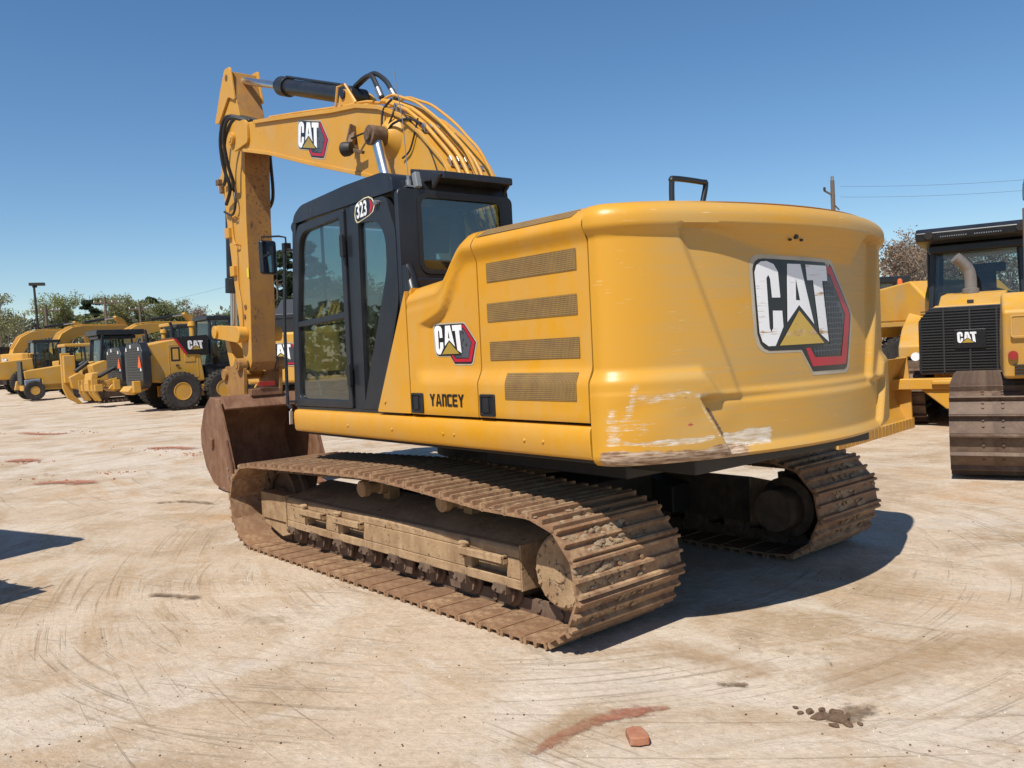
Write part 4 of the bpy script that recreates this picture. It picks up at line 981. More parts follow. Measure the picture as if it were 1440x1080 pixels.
for x, z in ((5.16, 2.30), (5.20, 2.18)):
    m = MB(); m.cyl((x, HS, z), (x, HS+.012, z), .03, n=10); m.build('stick_port', 'pin', stick, T=TS)
# bucket cylinder on the front of the stick
a, b = Vector((5.80, 0, 3.95)), Vector((6.02, 0, 2.03)); dr = (b-a).normalized()
m = MB(); m.cyl(a, a+dr*1.36, .085, n=24); m.cyl(a+dr*1.22, a+dr*1.42, .105, n=24); m.cyl(a-Vector((0, .1, 0)), a+Vector((0, .1, 0)), .085, n=16)
kc = m.build('bucket_cylinder', 'black', EX, bevel=.006, T=TS, angle=30)
m = MB(); m.cyl(a+dr*1.4, b, .045, n=20); m.build('piston_rod', 'chrome', kc, T=TS)
for y0 in (.10, -.14):
    m = MB(); m.prism(roundpoly([(5.62, 4.2), (5.92, 3.98), (5.88, 3.86), (5.60, 3.75)], .04), 'y', y0, y0+.04); m.build('cylinder_bracket', 'yellow_boom', stick, bevel=.006, T=TS)
# linkage
for s in (1, -1):
    y = s*.215
    m = MB(); m.prism(roundpoly([(5.13, 1.88), (5.13, 2.02), (5.26, 2.06), (6.0, 2.11), (6.10, 2.04), (6.06, 1.93), (5.9, 1.92), (5.28, 1.85)], .05), 'y', y-.035, y+.035)
    m.cyl((5.22, y-s*.05, 1.955), (5.22, y+s*.075, 1.955), .10, n=20); m.cyl((6.02, y-s*.05, 2.02), (6.02, y+s*.065, 2.02), .085, n=20)
    m.build('idler_link', 'yellow_boom', EX, bevel=.006, T=TS)
m = MB(); m.prism(roundpoly([(5.93, 2.02), (6.08, 2.02), (5.86, 1.42), (5.72, 1.36), (5.64, 1.44), (5.74, 1.58)], .05), 'y', -.13, .13); m.cyl((5.72, -.2, 1.45), (5.72, .2, 1.45), .08, n=16); m.cyl((6.02, -.27, 2.02), (6.02, .27, 2.02), .05, n=12)
m.build('power_link', 'yellow_boom', EX, bevel=.01, T=TS)
# ------------------------------------------------------------------ bucket
BW = .60
sidep = [(5.16, 1.155), (5.44, 1.18), (5.68, 1.02), (5.84, .74), (5.85, .55), (5.72, .27), (5.48, .085), (5.2, .02), (4.90, .012), (4.78, .06), (4.80, .35), (4.93, .66), (5.06, .96)]
m = MB()
for s in (1, -1): m.prism(sidep, 'y', s*BW, s*(BW-.035))
wrap = [(5.12, 1.10), (5.16, 1.155), (5.44, 1.18), (5.68, 1.02), (5.84, .74), (5.85, .55), (5.72, .27), (5.48, .085), (5.2, .02), (4.82, .012)]
inn = []
for i, p in enumerate(wrap):
    a = Vector(wrap[max(0, i-1)]); b = Vector(wrap[min(len(wrap)-1, i+1)]); d = (b-a).normalized(); inn.append((p[0]-(-d.y)*-.035*-1 if False else p[0]+d.y*.03, p[1]-d.x*.03))
m.prism(wrap+inn[::-1], 'y', -BW+.034, BW-.034)
m.prism([(5.14, 1.17), (5.02, 1.02), (4.99, 1.04), (5.11, 1.20)], 'y', -BW+.03, BW-.03)
bk = m.build('bucket', 'bucket', EX, bevel=.006, T=TS, angle=30)
for s in (1, -1):
    m = MB(); m.prism([(4.77, .05), (4.79, .36), (4.92, .67), (4.98, .64), (4.89, .34), (4.87, .05)], 'y', s*(BW+.002), s*(BW+.03)); m.build('side_cutter', 'bucket', bk, bevel=.005, T=TS)
    m = MB(); m.obox((5.42, s*(BW+.015), .60), (.09, .03, .12), (0, R(-8), 0)); m.build('wear_block', 'bucket', bk, bevel=.006, T=TS)
    m = MB(); m.cyl((4.87, s*(BW+.03), .22), (4.87, s*(BW+.042), .22), .02, n=6); m.cyl((4.87, s*(BW+.03), .32), (4.87, s*(BW+.042), .32), .02, n=6); m.build('cutter_bolt', 'steel', bk, T=TS)
for i in range(5):
    y = -.5+.25*i; m = MB(); m.prism([(4.90, .06), (4.90, .0), (4.66, .01), (4.62, .03), (4.68, .05)], 'y', y-.05, y+.05); m.build('bucket_tooth', 'bucket', bk, bevel=.006, T=TS)
for s in (1, -1):
    m = MB(); m.prism(roundpoly([(5.08, 1.02), (5.16, 1.18), (5.12, 1.50), (5.18, 1.64), (5.30, 1.66), (5.50, 1.55), (5.74, 1.56), (5.84, 1.46), (5.80, 1.33), (5.56, 1.12), (5.44, 1.15)], .06), 'y', s*.215, s*.26)
    m.cyl((5.21, s*.20, 1.57), (5.21, s*.315, 1.57), .085, n=20); m.cyl((5.72, s*.2, 1.45), (5.72, s*.30, 1.45), .075, n=20); m.cyl((5.21, s*.315, 1.57), (5.21, s*.325, 1.57), .05, n=8)
    m.build('bucket_ear', 'stick_dirt_shade', bk, bevel=.008, T=TS)
m = MB(); m.cyl((5.21, -.30, 1.57), (5.21, .30, 1.57), .055, n=16); m.lathe([(.08, -.21), (.105, -.205), (.105, -.17), (.08, -.165)], (5.21, 0, 1.57), 'y', 20); m.build('bucket_pin', 'pin', bk, T=TS)
m = MB(); m.box(5.03, 5.06, -.11, .11, 1.285, 1.345); m.build('red_stop', 'red', bk, bevel=.006, T=TS)
m = MB(); m.box(5.05, 5.45, -.21, .21, 1.17, 1.26); m.build('ear_web', 'bucket', bk, bevel=.01, T=TS)
# ------------------------------------------------------------------ ground
def gz(x, y):
    dx, dy = x+5.2, y-4.6; dep = dx*.754-dy*.655
    return .02*max(0., dep-35)*smooth(35, 50, dep)*smooth(-.2, .6, (dx/(abs(dy)+1e-3))-.9) if dep > 35 else 0.
m = MB(); ax = sorted(set([-400, -200, -100, -60, -30, -15] + list(np.linspace(-10, 70, 41)) + [90, 130, 200, 400, 800]))
ay = sorted(set([-800, -400, -200, -130, -90] + list(np.linspace(-70, 12, 42)) + [20, 40, 80, 200, 400]))
m.grid(lambda x, y: (x, y, gz(x, y)-.0), ax, ay)
g_ = m.build('ground', 'ground', None, recalc=False); g_['kind'] = 'structure'
# ------------------------------------------------------------------ yard machines (each built round its own base, forward = +X)
def belt(parent, x0, x1, r, y, w, zc, pitch, ind=True, g=.05, n_g=1, mat='track_dark', topz=None, cover=None):
    p = [(x0, zc-r), (x1, zc-r)] + [(x1+r*math.sin(a), zc-r*math.cos(a)) for a in np.linspace(0, PI, 10)[1:-1]]
    p += [(x1, zc+r), ((x0+x1)/2, zc+r+.03), (x0, zc+r)] + [(x0-r*math.sin(a), zc+r*math.cos(a)) for a in np.linspace(0, PI, 10)[1:-1]]
    fr, st = path_frames(p, pitch)
    m = MB()
    for c, d_, nn in fr:
        q = c-nn*.06
        for sy in (-.1, .1): m.beam((q.x-d_.x*st*.48, y+sy, q.y-d_.y*st*.48), (q.x+d_.x*st*.48, y+sy, q.y+d_.y*st*.48), .05, .09, up=(nn.x, 0, nn.y))
    if not ind:
        for c, d_, nn in fr:
            a, b = c-d_*st*.49, c+d_*st*.49
            m.add([(a.x, y-w/2, a.y), (b.x, y-w/2, b.y), (b.x, y+w/2, b.y), (a.x, y+w/2, a.y)], [(0, 1, 2, 3)])
            e = c-d_*st*.35; m.beam((e.x, y-w/2, e.y), (e.x, y+w/2, e.y), .03, g*2, up=(nn.x, 0, nn.y))
    m.box(x0, x1, y-.14, y+.14, zc-r*.55, zc+r*.35)
    for xx in (x0, x1): m.lathe([(0, y-.08), (r*.8, y-.07), (r*.8, y+.07), (r*.3, y+.12), (0, y+.12)], (xx, 0, zc), 'y', 20)
    t = m.build('crawler_track', mat, parent)
    if ind:
        sm = shoe_mesh('track_shoe', w, st, mat, gh=g, th=.016, n_g=n_g)
        for c, d_, nn in fr:
            o = bpy.data.objects.new('track_shoe', sm); C.objects.link(o); o.parent = t; place_frame(o, c, d_, nn, y)
    return t
def wheel(parent, x, y, r, w, name='wheel', side=1, rim='yellow_bg', rr=.47):
    m = MB(); h = w/2; n = 44
    m.lathe([(r*rr, y-h*.7), (r*.80, y-h), (r*.93, y-h*.97), (r*.985, y-h*.8), (r, y-h*.4), (r, y+h*.4), (r*.985, y+h*.8), (r*.93, y+h*.97), (r*.80, y+h), (r*rr, y+h*.7), (r*rr, y-h*.7)], (x, 0, r), 'y', n)
    for i in range(26):
        a = 2*PI*i/26
        for sy in (-1, 1):
            a2 = a+(.5*2*PI/26 if sy > 0 else 0)
            m.obox((x+r*.985*math.cos(a2), y+sy*h*.55, r+r*.985*math.sin(a2)), (.06, h*.85, .085), (0, -a2+PI/2 if False else -a2, 0))
    t = m.build(name, 'tire', parent, angle=40)
    m = MB(); s = side
    m.lathe([(r*rr*1.02, y+s*h*.72), (r*rr*.98, y+s*h*.80), (r*rr*.90, y+s*h*.78), (r*rr*.84, y+s*h*.35), (r*rr*.45, y+s*h*.30), (r*rr*.42, y+s*h*.55), (r*rr*.15, y+s*h*.60), (0, y+s*h*.60)], (x, 0, r), 'y', 32)
    for i in range(10):
        a = 2*PI*i/10; m.cyl((x+r*rr*.62*math.cos(a), y+s*h*.3, r+r*rr*.62*math.sin(a)), (x+r*rr*.62*math.cos(a), y+s*h*.4, r+r*rr*.62*math.sin(a)), .022, n=6)
    m.build('rim', rim, t, angle=30)
    return t
def B(name, mat, parent, f, bevel=.015, **k):
    m = MB(); f(m); return m.build(name, mat, parent, bevel=bevel, **k)
def open_cab(root, x0, x1, hw, z0, z1, name='cab', roof='black', taper=.05, rake=.06):
    def f(m):
        for x, xt in ((x0, x0+rake), (x1, x1-rake)):
            for s in (-1, 1): m.beam((x, s*hw, z0), (xt, s*(hw-taper), z1-.08), .085, .085)
        for s in (-1, 1): m.beam(((x0+x1)/2+.1, s*hw, z0), ((x0+x1)/2+.1, s*(hw-taper), z1-.08), .06, .06)
        m.box(x0, x1, -hw, hw, z0-.1, z0)
    c = B(name, 'cab_black', root, f)
    def fl(m):
        for s in (-1, 1): m.add([(x0, s*hw, z0), (x1, s*hw, z0), (x1-rake, s*(hw-taper), z1-.1), (x0+rake, s*(hw-taper), z1-.1)], [(0, 1, 2, 3)])
        for x, xt in ((x0, x0+rake), (x1, x1-rake)): m.add([(x, -hw, z0), (x, hw, z0), (xt, hw-taper, z1-.1), (xt, -hw+taper, z1-.1)], [(0, 1, 2, 3)])
    B('cab_glass', 'glass_bg', c, fl, 0)
    B('cab_roof', roof, c, lambda m: m.box(x0-.06, x1+.08, -hw-.02, hw+.02, z1-.1, z1+.06), .04)
    B('seat', 'seat', c, lambda m: (m.box(x0+.45, x0+.95, -.28, .28, z0, z0+.45), m.box(x0+.32, x0+.47, -.27, .27, z0+.3, z0+1.0)), .04)
    return c
def grader(root, ripper=False):
    for s in (-1, 1):
        for x in (0, 1.5): wheel(root, x, s*1.02, .66, .40, 'wheel', s)
        wheel(root, 5.6, s*.98, .66, .38, 'wheel', s)
    B('tandem_case', 'yellow_bg', root, lambda m: [m.box(-.25, 1.75, s*.78-.09, s*.78+.09, .45, .85) for s in (-1, 1)])
    # rear hood, sides with doors
    h = B('engine_hood', 'yellow_bg', root, lambda m: (m.prism([(-.95, 1.05), (-.98, 2.34), (-.2, 2.48), (.75, 2.56), (.95, .98), (-.2, .95)], 'y', -.80, .80)), .05)
    for s in (-1, 1):
        B('hood_door', 'yellow_bg', h, lambda m: m.ring(rrect(-.30, .72, 1.12, 2.30, .03), rrect(-.275, .695, 1.145, 2.275, .02), 'y', s*.80-.008, s*.80+.012), .004)
        B('hood_vent', 'dark', h, lambda m: [m.ring(rrect(x, x+.32, 1.72, 2.22, .02), rrect(x+.06, x+.26, 1.78, 2.16, .02), 'y', s*.8-.004, s*.8+.018) for x in (-.22,)], .004)
        B('hood_panel', 'yellow_bg', h, lambda m: m.box(.25, .62, s*.805-.01, s*.805+.01, 1.68, 2.22), .008)
        B('hood_handle', 'dark', h, lambda m: m.obox((-.02, s*.82, 1.58), (.12, .03, .04)), .004)
        B('side_lamp', 'dark', h, lambda m: m.cyl((-.95, s*.80, 2.0), (-.95, s*.85, 2.0), .07, n=14), 0)
    g = B('rear_grille', 'black', root, lambda m: m.prism(roundpoly([(-1.0, 1.0), (-1.0, 2.1), (-.72, 2.42), (.72, 2.42), (1.0, 2.1), (1.0, 1.0), (.75, .82), (-.75, .82)], .08), 'x', -1.26, -.96), .03)
    B('grille_bar', 'dark', g, lambda m: [m.box(-1.275, -1.26, -.72, .72, z, z+.03) for z in np.linspace(1.1, 2.2, 13)], .003)
    B('warning_triangle', 'orange', g, lambda m: m.prism([(-.95, 1.55), (-.60, 1.55), (-.775, 1.95)], 'x', -1.295, -1.277), 0)
    for q in ((.7, 2.2), (-.7, 2.2), (.2, 2.3), (-.85, 1.5)): B('reflector', 'white', g, lambda m: m.box(-1.28, -1.262, q[0]-.05, q[0]+.05, q[1]-.06, q[1]+.06), 0)
    bk = B('logo_panel', 'emb_black', root, lambda m: m.prism([(-.12, 2.56), (1.10, 2.62), (1.12, 1.92), (.28, 1.95)], 'y', -.84, .84), .02)
    B('panel_stripe', 'emb_red', bk, lambda m: m.prism([(-.10, 2.52), (-.02, 2.52), (.37, 1.955), (.28, 1.955)], 'y', -.846, .846), 0)
    for s in (-1, 1):
        emblem('emblem', lambda u, v, o: Vector((.36+u if s < 0 else 1.0-u, s*(.842+o), 2.00+v)), .80, .45, bk, flat=True, rim=False)
    open_cab(root, 1.2, 2.6, .72, 1.55, 3.25)
    B('cab_base', 'dark', root, lambda m: m.box(1.0, 3.0, -.7, .7, .95, 1.5))
    B('front_frame', 'yellow_bg', root, lambda m: (m.prism([(2.9, 1.3), (3.6, 1.95), (5.6, 1.75), (6.1, 1.2), (6.1, 1.0), (5.4, 1.35), (3.7, 1.6), (2.9, 1.0)], 'y', -.18, .18)), .03)
    B('moldboard', 'yellow_bg', root, lambda m: m.grid(lambda y, a: (3.6+.25*math.cos(a)-.0+y*.25, y, .36+.34*math.sin(a)), list(np.linspace(-1.7, 1.7, 6)), list(np.linspace(PI*.6, PI*1.4, 8))), 0)
    B('exhaust', 'black', root, lambda m: (m.cyl((.25, .35, 2.5), (.25, .35, 2.95), .08, n=12), m.cyl((.25, .35, 2.95), (.20, .35, 3.15), .055, n=12)), 0)
    B('air_cleaner', 'yellow_bg', root, lambda m: (m.cyl((.75, -.3, 2.5), (.75, -.3, 2.95), .10, n=12), m.lathe([(.1, 2.95), (.15, 2.97), (.13, 3.12), (0, 3.14)], (.75, -.3, 0), 'z', 12)), 0)
    B('tow_hitch', 'yellow_bg', root, lambda m: (m.prism([(-1.45, .62), (-.95, .80), (-.9, .95), (-1.5, .92), (-1.65, .75)], 'y', -.5, .5), m.box(-1.5, -1.25, -.7, -.5, .7, 1.1)), .02)
    if ripper:
        rp = B('ripper_beam', 'yellow_bg', root, lambda m: (m.box(-2.35, -2.05, -1.15, 1.15, .68, .95), m.prism([(-2.3, .95), (-1.2, 1.2), (-1.2, 1.0), (-2.2, .8)], 'y', -.35, -.2), m.prism([(-2.3, .95), (-1.2, 1.2), (-1.2, 1.0), (-2.2, .8)], 'y', .2, .35), m.prism([(-2.35, .95), (-2.1, .95), (-2.0, 1.45), (-2.25, 1.40)], 'y', -.5, .5)), .02)
        for y in (-.95, -.45, .45, .95): B('ripper_shank', 'yellow_bg', rp, lambda m: m.prism([(-2.42, 1.15), (-2.2, 1.15), (-2.2, .62), (-2.08, .30), (-2.2, .28), (-2.4, .6)], 'y', y-.045, y+.045), .01)
        B('lift_cylinder', 'dark', rp, lambda m: (m.cyl((-1.25, .1, 1.6), (-1.9, .1, 1.25), .07, n=12), m.cyl((-1.25, -.1, 1.6), (-1.9, -.1, 1.25), .07, n=12)), 0)
def dozer(root, ripper=False, blade=False, near=False, fo=1.28, po=.86):
    for s in (-1, 1): belt(root, -1.35, 1.45, .44, s*1.0, .80 if near else .62, .51, .20, ind=near, g=.058, n_g=1)
    B('main_frame', 'yellow_bg', root, lambda m: (m.box(-1.6, 1.9, -.55, .55, .45, 1.0),), .03)
    B('push_frame', 'yellow_bg', root, lambda m: (m.box(2.02, 2.20, -1.35, 1.35, .62, .80), m.prism([(-.72, .62), (.72, .62), (.35, .30), (-.35, .30)], 'x', 1.95, 2.15), m.box(2.21, 2.26, -.55, .15, .70, .77)), .02)
    # hood with sloped front shoulders
    h = B('engine_hood', 'yellow_bg', root, lambda m: (m.prism([(-.74, .85), (-.74, 1.70), (-.50, 1.96), (.50, 1.96), (.74, 1.70), (.74, .85)], 'x', .25, 1.98), m.prism([(.3, 1.955), (1.72, 1.955), (1.2, 2.14), (.3, 2.20)], 'y', -.48, .48)), .03)
    g = B('front_grille', 'black', root, lambda m: m.prism(roundpoly([(-.74, .86), (-.74, 1.72), (-.56, 1.93), (.56, 1.93), (.74, 1.72), (.74, .86)], .04), 'x', 1.985, 2.05), .01)
    B('grille_bar', 'dark', g, lambda m: [m.box(2.052, 2.075, -.70, .70, z, z+.018) for z in np.linspace(.92, 1.86, 22)] + [m.box(2.05, 2.085, y-.012, y+.012, .88, 1.9) for y in (-.37, 0, .37)], 0)
    lp = B('logo_plate', 'emb_black', g, lambda m: m.box(2.076, 2.095, -.22, .22, 1.26, 1.56), .006)
    emblem('emblem', lambda u, v, o: Vector((2.096+o, -.185+u, 1.29+v)), .40, .24, lp, flat=True, rim=False)
    for s in (-1, 1): B('headlamp', 'white', h, lambda m: m.cyl((1.95, s*.80, 1.15), (2.0, s*.80, 1.15), .07, n=14), 0)
    B('hood_latch', 'dark', h, lambda m: m.obox((1.80, 0, 2.0), (.12, .09, .06)), .006)
    B('exhaust_stack', 'grey_pipe', root, lambda m: m.tube(catmull([(.85, -.05, 2.1), (.85, -.05, 2.42), (.86, -.10, 2.60), (.95, -.26, 2.78)], 6), .095, 16), 0, angle=60)
    B('stack_collar', 'grey_pipe', root, lambda m: m.lathe([(.13, 2.16), (.13, 2.24), (.10, 2.25)], (.85, -.05, 0), 'z', 18), 0)
    for s in (-1, 1):
        t = B('fender_tank', 'yellow_bg', root, lambda m: m.prism([(-1.75, 1.06), (-1.85, 1.75), (-1.3, 1.95), (-.2, 1.62), (.3, 1.30), (.3, 1.08)], 'y', min(s*.50, s*fo), max(s*.50, s*fo)), .04)
        B('fuel_door', 'yellow_bg', t, lambda m: m.ring(rrect(min(s*(fo-.27), s*(fo-.07)), max(s*(fo-.27), s*(fo-.07)), 1.48, 1.70, .02), rrect(min(s*(fo-.255), s*(fo-.085)), max(s*(fo-.255), s*(fo-.085)), 1.495, 1.685, .015), 'x', -1.848, -1.825), .004)
        B('reflector', 'red', t, lambda m: m.cyl((-1.79, s*(fo-.09), 1.30), (-1.815, s*(fo-.09), 1.30), .045, n=18), 0)
        B('tank_louver', 'dark', t, lambda m: [m.box(-1.79, -1.765, min(s*(fo-.22), s*(fo-.10)), max(s*(fo-.22), s*(fo-.10)), z, z+.015) for z in (1.10, 1.13, 1.16, 1.19)], 0)
    c = open_cab(root, -1.3, .22, min(.72, po), 1.75, 3.02, rake=.10)
    r = B('canopy', 'black', root, lambda m: (m.prism([(-1.45, 3.09), (-1.45, 3.34), (.62, 3.34), (.75, 3.26), (.72, 3.12), (.5, 3.09)], 'y', -po-.04, po+.04), [m.beam((-1.35, s*po, 1.6), (-1.2, s*(po-.02), 3.1), .15, .12) for s in (-1, 1)]), .03)
    for y in (-.30, .22): B('canopy_vent', 'steel', r, lambda m: [m.box(.70, .745, y-.20+k*.035, y-.185+k*.035, 3.165, 3.185) for k in range(12)], 0)
    for y in (.18-po, po-.16): B('work_light', 'dark', r, lambda m: m.cyl((.72, y, 3.22), (.78, y, 3.21), .07, n=14), .004)
    B('cab_mirror', 'dark', c, lambda m: m.obox((.05, .25, 2.62), (.06, .42, .16)), .03)
    if ripper:
        rp = B('ripper_frame', 'yellow_bg', root, lambda m: (m.prism([(-2.6, 1.25), (-2.2, 1.45), (-1.7, 1.2), (-1.7, .6), (-2.5, .75)], 'y', -.5, .5), m.box(-2.75, -2.25, -.28, .28, 1.0, 2.25)), .04)
        B('ripper_shank', 'yellow_bg', rp, lambda m: m.prism([(-2.80, 2.35), (-2.42, 2.35), (-2.42, .9), (-2.36, .45), (-2.02, .05), (-2.12, -.0), (-2.62, .30), (-2.80, .8)], 'y', -.10, .10), .02)
        for s in (-1, 1): B('lift_cylinder', 'dark', rp, lambda m: (m.cyl((-1.75, s*.35, 1.9), (-2.3, s*.35, 1.5), .09, n=14)), 0)
    if blade:
        blade_part(root, 2.6, 3.3)
def blade_part(root, x, wid):
    m = MB(); prof = [(x+.02-.22*math.sin(PI*t)-.05*t, .02+1.12*t) for t in np.linspace(0, 1, 14)]
    back = [(px-.07, z) for px, z in prof]
    m.prism(prof+back[::-1], 'y', -wid/2, wid/2)
    for y in np.linspace(-wid/2, wid/2, 7)[1:-1]: m.prism([(a+.004, b) for a, b in prof]+[(a, b) for a, b in prof[::-1]], 'y', y-.012, y+.012)
    b = m.build('blade', 'yellow_bg', root, bevel=.008)
    for s in (-1, 1):
        B('end_plate', 'yellow_bg', b, lambda mm: mm.prism([(x-.14, .02), (x+.03, .0), (x+.02, .55), (x-.03, 1.16), (x-.14, 1.16), (x-.30, .6)], 'y', s*wid/2-.02, s*wid/2+.03), .006)
    B('cutting_edge', 'yellow_bg', b, lambda mm: [mm.box(x+.03, x+.085, y, y+.13, .0, .16) for y in np.arange(-wid/2, wid/2-.1, .15)], .004)
    return b
def yard_excavator(root, swing=0., pose='out', logo=True):
    for s in (-1, 1): belt(root, -1.55, 1.6, .40, s*1.15, .75, .43, .22, ind=False, g=.03)
    B('carbody', 'dark_brown', root, lambda m: (m.box(-.7, .7, -.8, .8, .4, .8), m.cyl((0, 0, .75), (0, 0, 1.0), .6, n=28)), .02)
    Tq = Matrix.Rotation(swing, 4, 'Z')
    def P(name, mat, par, f, bevel=.02, **k):
        m = MB(); f(m); return m.build(name, mat, par, bevel=bevel, T=Tq, **k)
    u = P('upper_frame', 'yellow_bg', root, lambda m: m.box(-2.0, 1.25, -1.35, 1.35, 1.0, 1.25), .03)
    P('engine_house', 'yellow_bg', root, lambda m: (m.prism([(-2.0, 1.25), (-2.0, 2.25), (-.7, 2.3), (-.4, 2.0), (-.4, 1.25)], 'y', -1.35, 1.35), m.box(-.4, 1.2, -1.35, -.45, 1.25, 1.95)), .06)
    for s in (-1, 1): P('side_vent', 'dark', root, lambda m: [m.box(-1.8, -1.2, min(s*1.345, s*1.356), max(s*1.345, s*1.356), z, z+.16) for z in (1.5, 1.75, 2.0)], .004)
    pl = [(-2.0, 1.35)] + [(-2.62*math.cos(a), 2.62*math.sin(a)) for a in np.linspace(.46, -.46, 17)] + [(-2.0, -1.35)]
    cwt = P('counterweight', 'yellow_bg', root, lambda m: m.prism([(min(-2.005, x), y) for x, y in pl], 'z', 1.02, 2.28), .07, seg=3)
    if logo:
        emblem('emblem', lambda a, v, o: (lambda y: Vector((-math.sqrt(2.62**2-y*y)-.012-o, y, 1.45+v)))(.55-a), .85, .56, cwt, T=Tq, cuts=8)
    c = P('cab', 'cab_black', root, lambda m: (m.prism([(-.45, 1.25), (-.5, 2.8), (1.05, 2.72), (1.25, 1.7), (1.25, 1.25)], 'y', .38, .44), m.prism([(-.45, 1.25), (-.5, 2.8), (-.40, 2.8), (-.35, 1.25)], 'y', .38, 1.35),
        [m.beam((x, y, 1.25), (xt, y, 2.75), .07, .07) for x, xt in ((.30, .30), (1.22, 1.05)) for y in (.42, 1.32)], m.box(-.5, 1.25, .38, 1.36, 1.2, 1.3), m.prism([(-.52, 2.72), (-.52, 2.85), (1.0, 2.82), (1.1, 2.70)], 'y', .36, 1.37), m.box(-.45, 1.22, 1.30, 1.345, 1.25, 1.6)), .02)
    P('cab_glass', 'glass_bg', c, lambda m: (m.add([(-.35, 1.33, 1.6), (1.2, 1.33, 1.6), (1.05, 1.33, 2.7), (-.4, 1.33, 2.7)], [(0, 1, 2, 3)]), m.add([(1.22, .42, 1.4), (1.22, 1.33, 1.4), (1.06, 1.33, 2.7), (1.06, .42, 2.7)], [(0, 1, 2, 3)])), 0)
    P('seat', 'seat', c, lambda m: (m.box(.0, .5, .6, 1.1, 1.3, 1.75), m.box(-.12, .02, .62, 1.08, 1.7, 2.4)), .04)
    bo_ = [(-.05, 1.75), (.25, 2.7), (.75, 3.45), (1.5, 3.85), (2.3, 3.95), (5.3, 3.95), (5.45, 3.85), (5.3, 3.70), (2.6, 3.4), (1.7, 3.2), (1.0, 2.5), (.45, 1.6), (.1, 1.55)]
    if pose == 'low': bo_ = [(x*math.cos(.33)+(z-1.7)*math.sin(.33), 1.7-x*math.sin(.33)+(z-1.7)*math.cos(.33)) for x, z in bo_]
    b = P('boom', 'yellow_bg', root, lambda m: m.prism(bo_, 'y', -.30, .30), .02, angle=30)
    tip = Vector((bo_[5][0]-.05, bo_[5][1]-.08)); mid = Vector(bo_[4])
    P('hydraulic_pipe', 'yellow_rail', b, lambda m: [m.tube([(x+nx, y, z+nz) for (x, z), nx, nz in zip(bo_[1:6], (-.07, -.06, -.03, 0, 0), (.03, .05, .06, .06, .06))], .022, 8) for y in (-.18, -.06, .06, .18)], 0)
    st_ = [(0, -.15), (-.45, .75), (-.35, .85), (.05, .55), (.28, .15), (.25, -.2), (.12, -2.6), (-.05, -2.62)]
    sang = .25 if pose != 'low' else .1
    so2 = [(tip.x+x*math.cos(sang)-z*math.sin(sang), tip.y+x*math.sin(sang)+z*math.cos(sang)) for x, z in st_]
    k = P('stick', 'yellow_bg', root, lambda m: m.prism(so2, 'y', -.16, .16), .02, angle=30)
    a, q = Vector((mid.x+.2, 0, mid.y+.22)), Vector((so2[1][0]+.1, 0, so2[1][1])); dd = q-a
    cy = P('stick_cylinder', 'black', root, lambda m: m.cyl(a, a+dd*.62, .09, n=16), 0)
    P('piston_rod', 'chrome', cy, lambda m: m.cyl(a+dd*.6, q, .045, n=12), 0)
    e = Vector(so2[6])
    P('bucket', 'bucket', root, lambda m: m.prism(roundpoly([(e.x-.3, e.y+.1), (e.x+.25, e.y+.15), (e.x+.55, e.y-.3), (e.x+.35, e.y-.9), (e.x-.35, e.y-1.05), (e.x-.45, e.y-.6)], .12), 'y', -.55, .55), .02)
    for s in (-1, 1): P('boom_cylinder', 'black', root, lambda m: m.cyl((.6, s*.42, 1.4), (bo_[10][0]+.45, s*.42, bo_[10][1]+.5), .08, n=14), 0)
def at_px(x, y, dep):
    v = d_c + r_c*((x-720)/1202.78) - u_c*((y-540)/1202.78); return Vector((-5.235, 4.6343, 1.6227)) + v*dep
_y, _p, _r = -.7154, -.0426, -.0489
d_c = Vector((math.cos(_y)*math.cos(_p), math.sin(_y)*math.cos(_p), math.sin(_p))); r0_ = Vector((math.sin(_y), -math.cos(_y), 0)); u0_ = r0_.cross(d_c)
r_c = r0_*math.cos(_r)+u0_*math.sin(_r); u_c = -r0_*math.sin(_r)+u0_*math.cos(_r)

ROW = 'yellow machines parked in the row beyond the excavator'
p = at_px(265, 580, 30)
G1 = empty('motor_grader', (p.x+1.2, p.y+.1, 0), R(-90)-.02, 'yellow grader with black rear grille, orange warning triangle and black emblem panel', 'grader', ROW); grader(G1)
p = at_px(222, 577, 35.5)
G2 = empty('motor_grader', (p.x+1.2, p.y, 0), R(-90), 'yellow grader with rear ripper, second machine beside the grader with the black emblem panel', 'grader', ROW); grader(G2, True)
p = at_px(156, 574, 40)
L3 = empty('ripper_dozer', (p.x, p.y-.8, 0), R(-90), 'yellow dozer with one tall curved ripper shank hanging at its rear', 'bulldozer', ROW); dozer(L3, ripper=True)
# small blue-grey machine
p = at_px(62, 560, 44)
T4 = empty('backhoe_loader', (p.x, p.y, .18), R(-90), 'small loader with blue-grey front and black grille beside the ripper shank', 'loader', ROW)
for s in (-1, 1):
    wheel(T4, -.55, s*.75, .45, .30, 'wheel', s); wheel(T4, 1.5, s*.8, .62, .42, 'wheel', s)
B('bonnet', 'bluegrey', T4, lambda m: m.prism([(-.9, .55), (-.95, 1.0), (-.2, 1.05), (-.2, .5)], 'y', -.5, .5), .05)
B('hood', 'yellow_bg', T4, lambda m: m.prism([(-.9, 1.02), (-.95, 1.45), (1.0, 1.7), (1.0, .7), (-.15, .7), (-.15, 1.02)], 'y', -.48, .48), .05)
B('grille', 'black', T4, lambda m: m.box(-1.05, -.96, -.46, .46, .78, 1.95), .03)
B('chassis', 'yellow_bg', T4, lambda m: (m.box(-1.0, 2.4, -.42, .42, .45, .75), m.prism([(-1.2, .5), (-.7, .5), (-.5, .95), (-1.1, .95)], 'y', .5, .7)), .03)
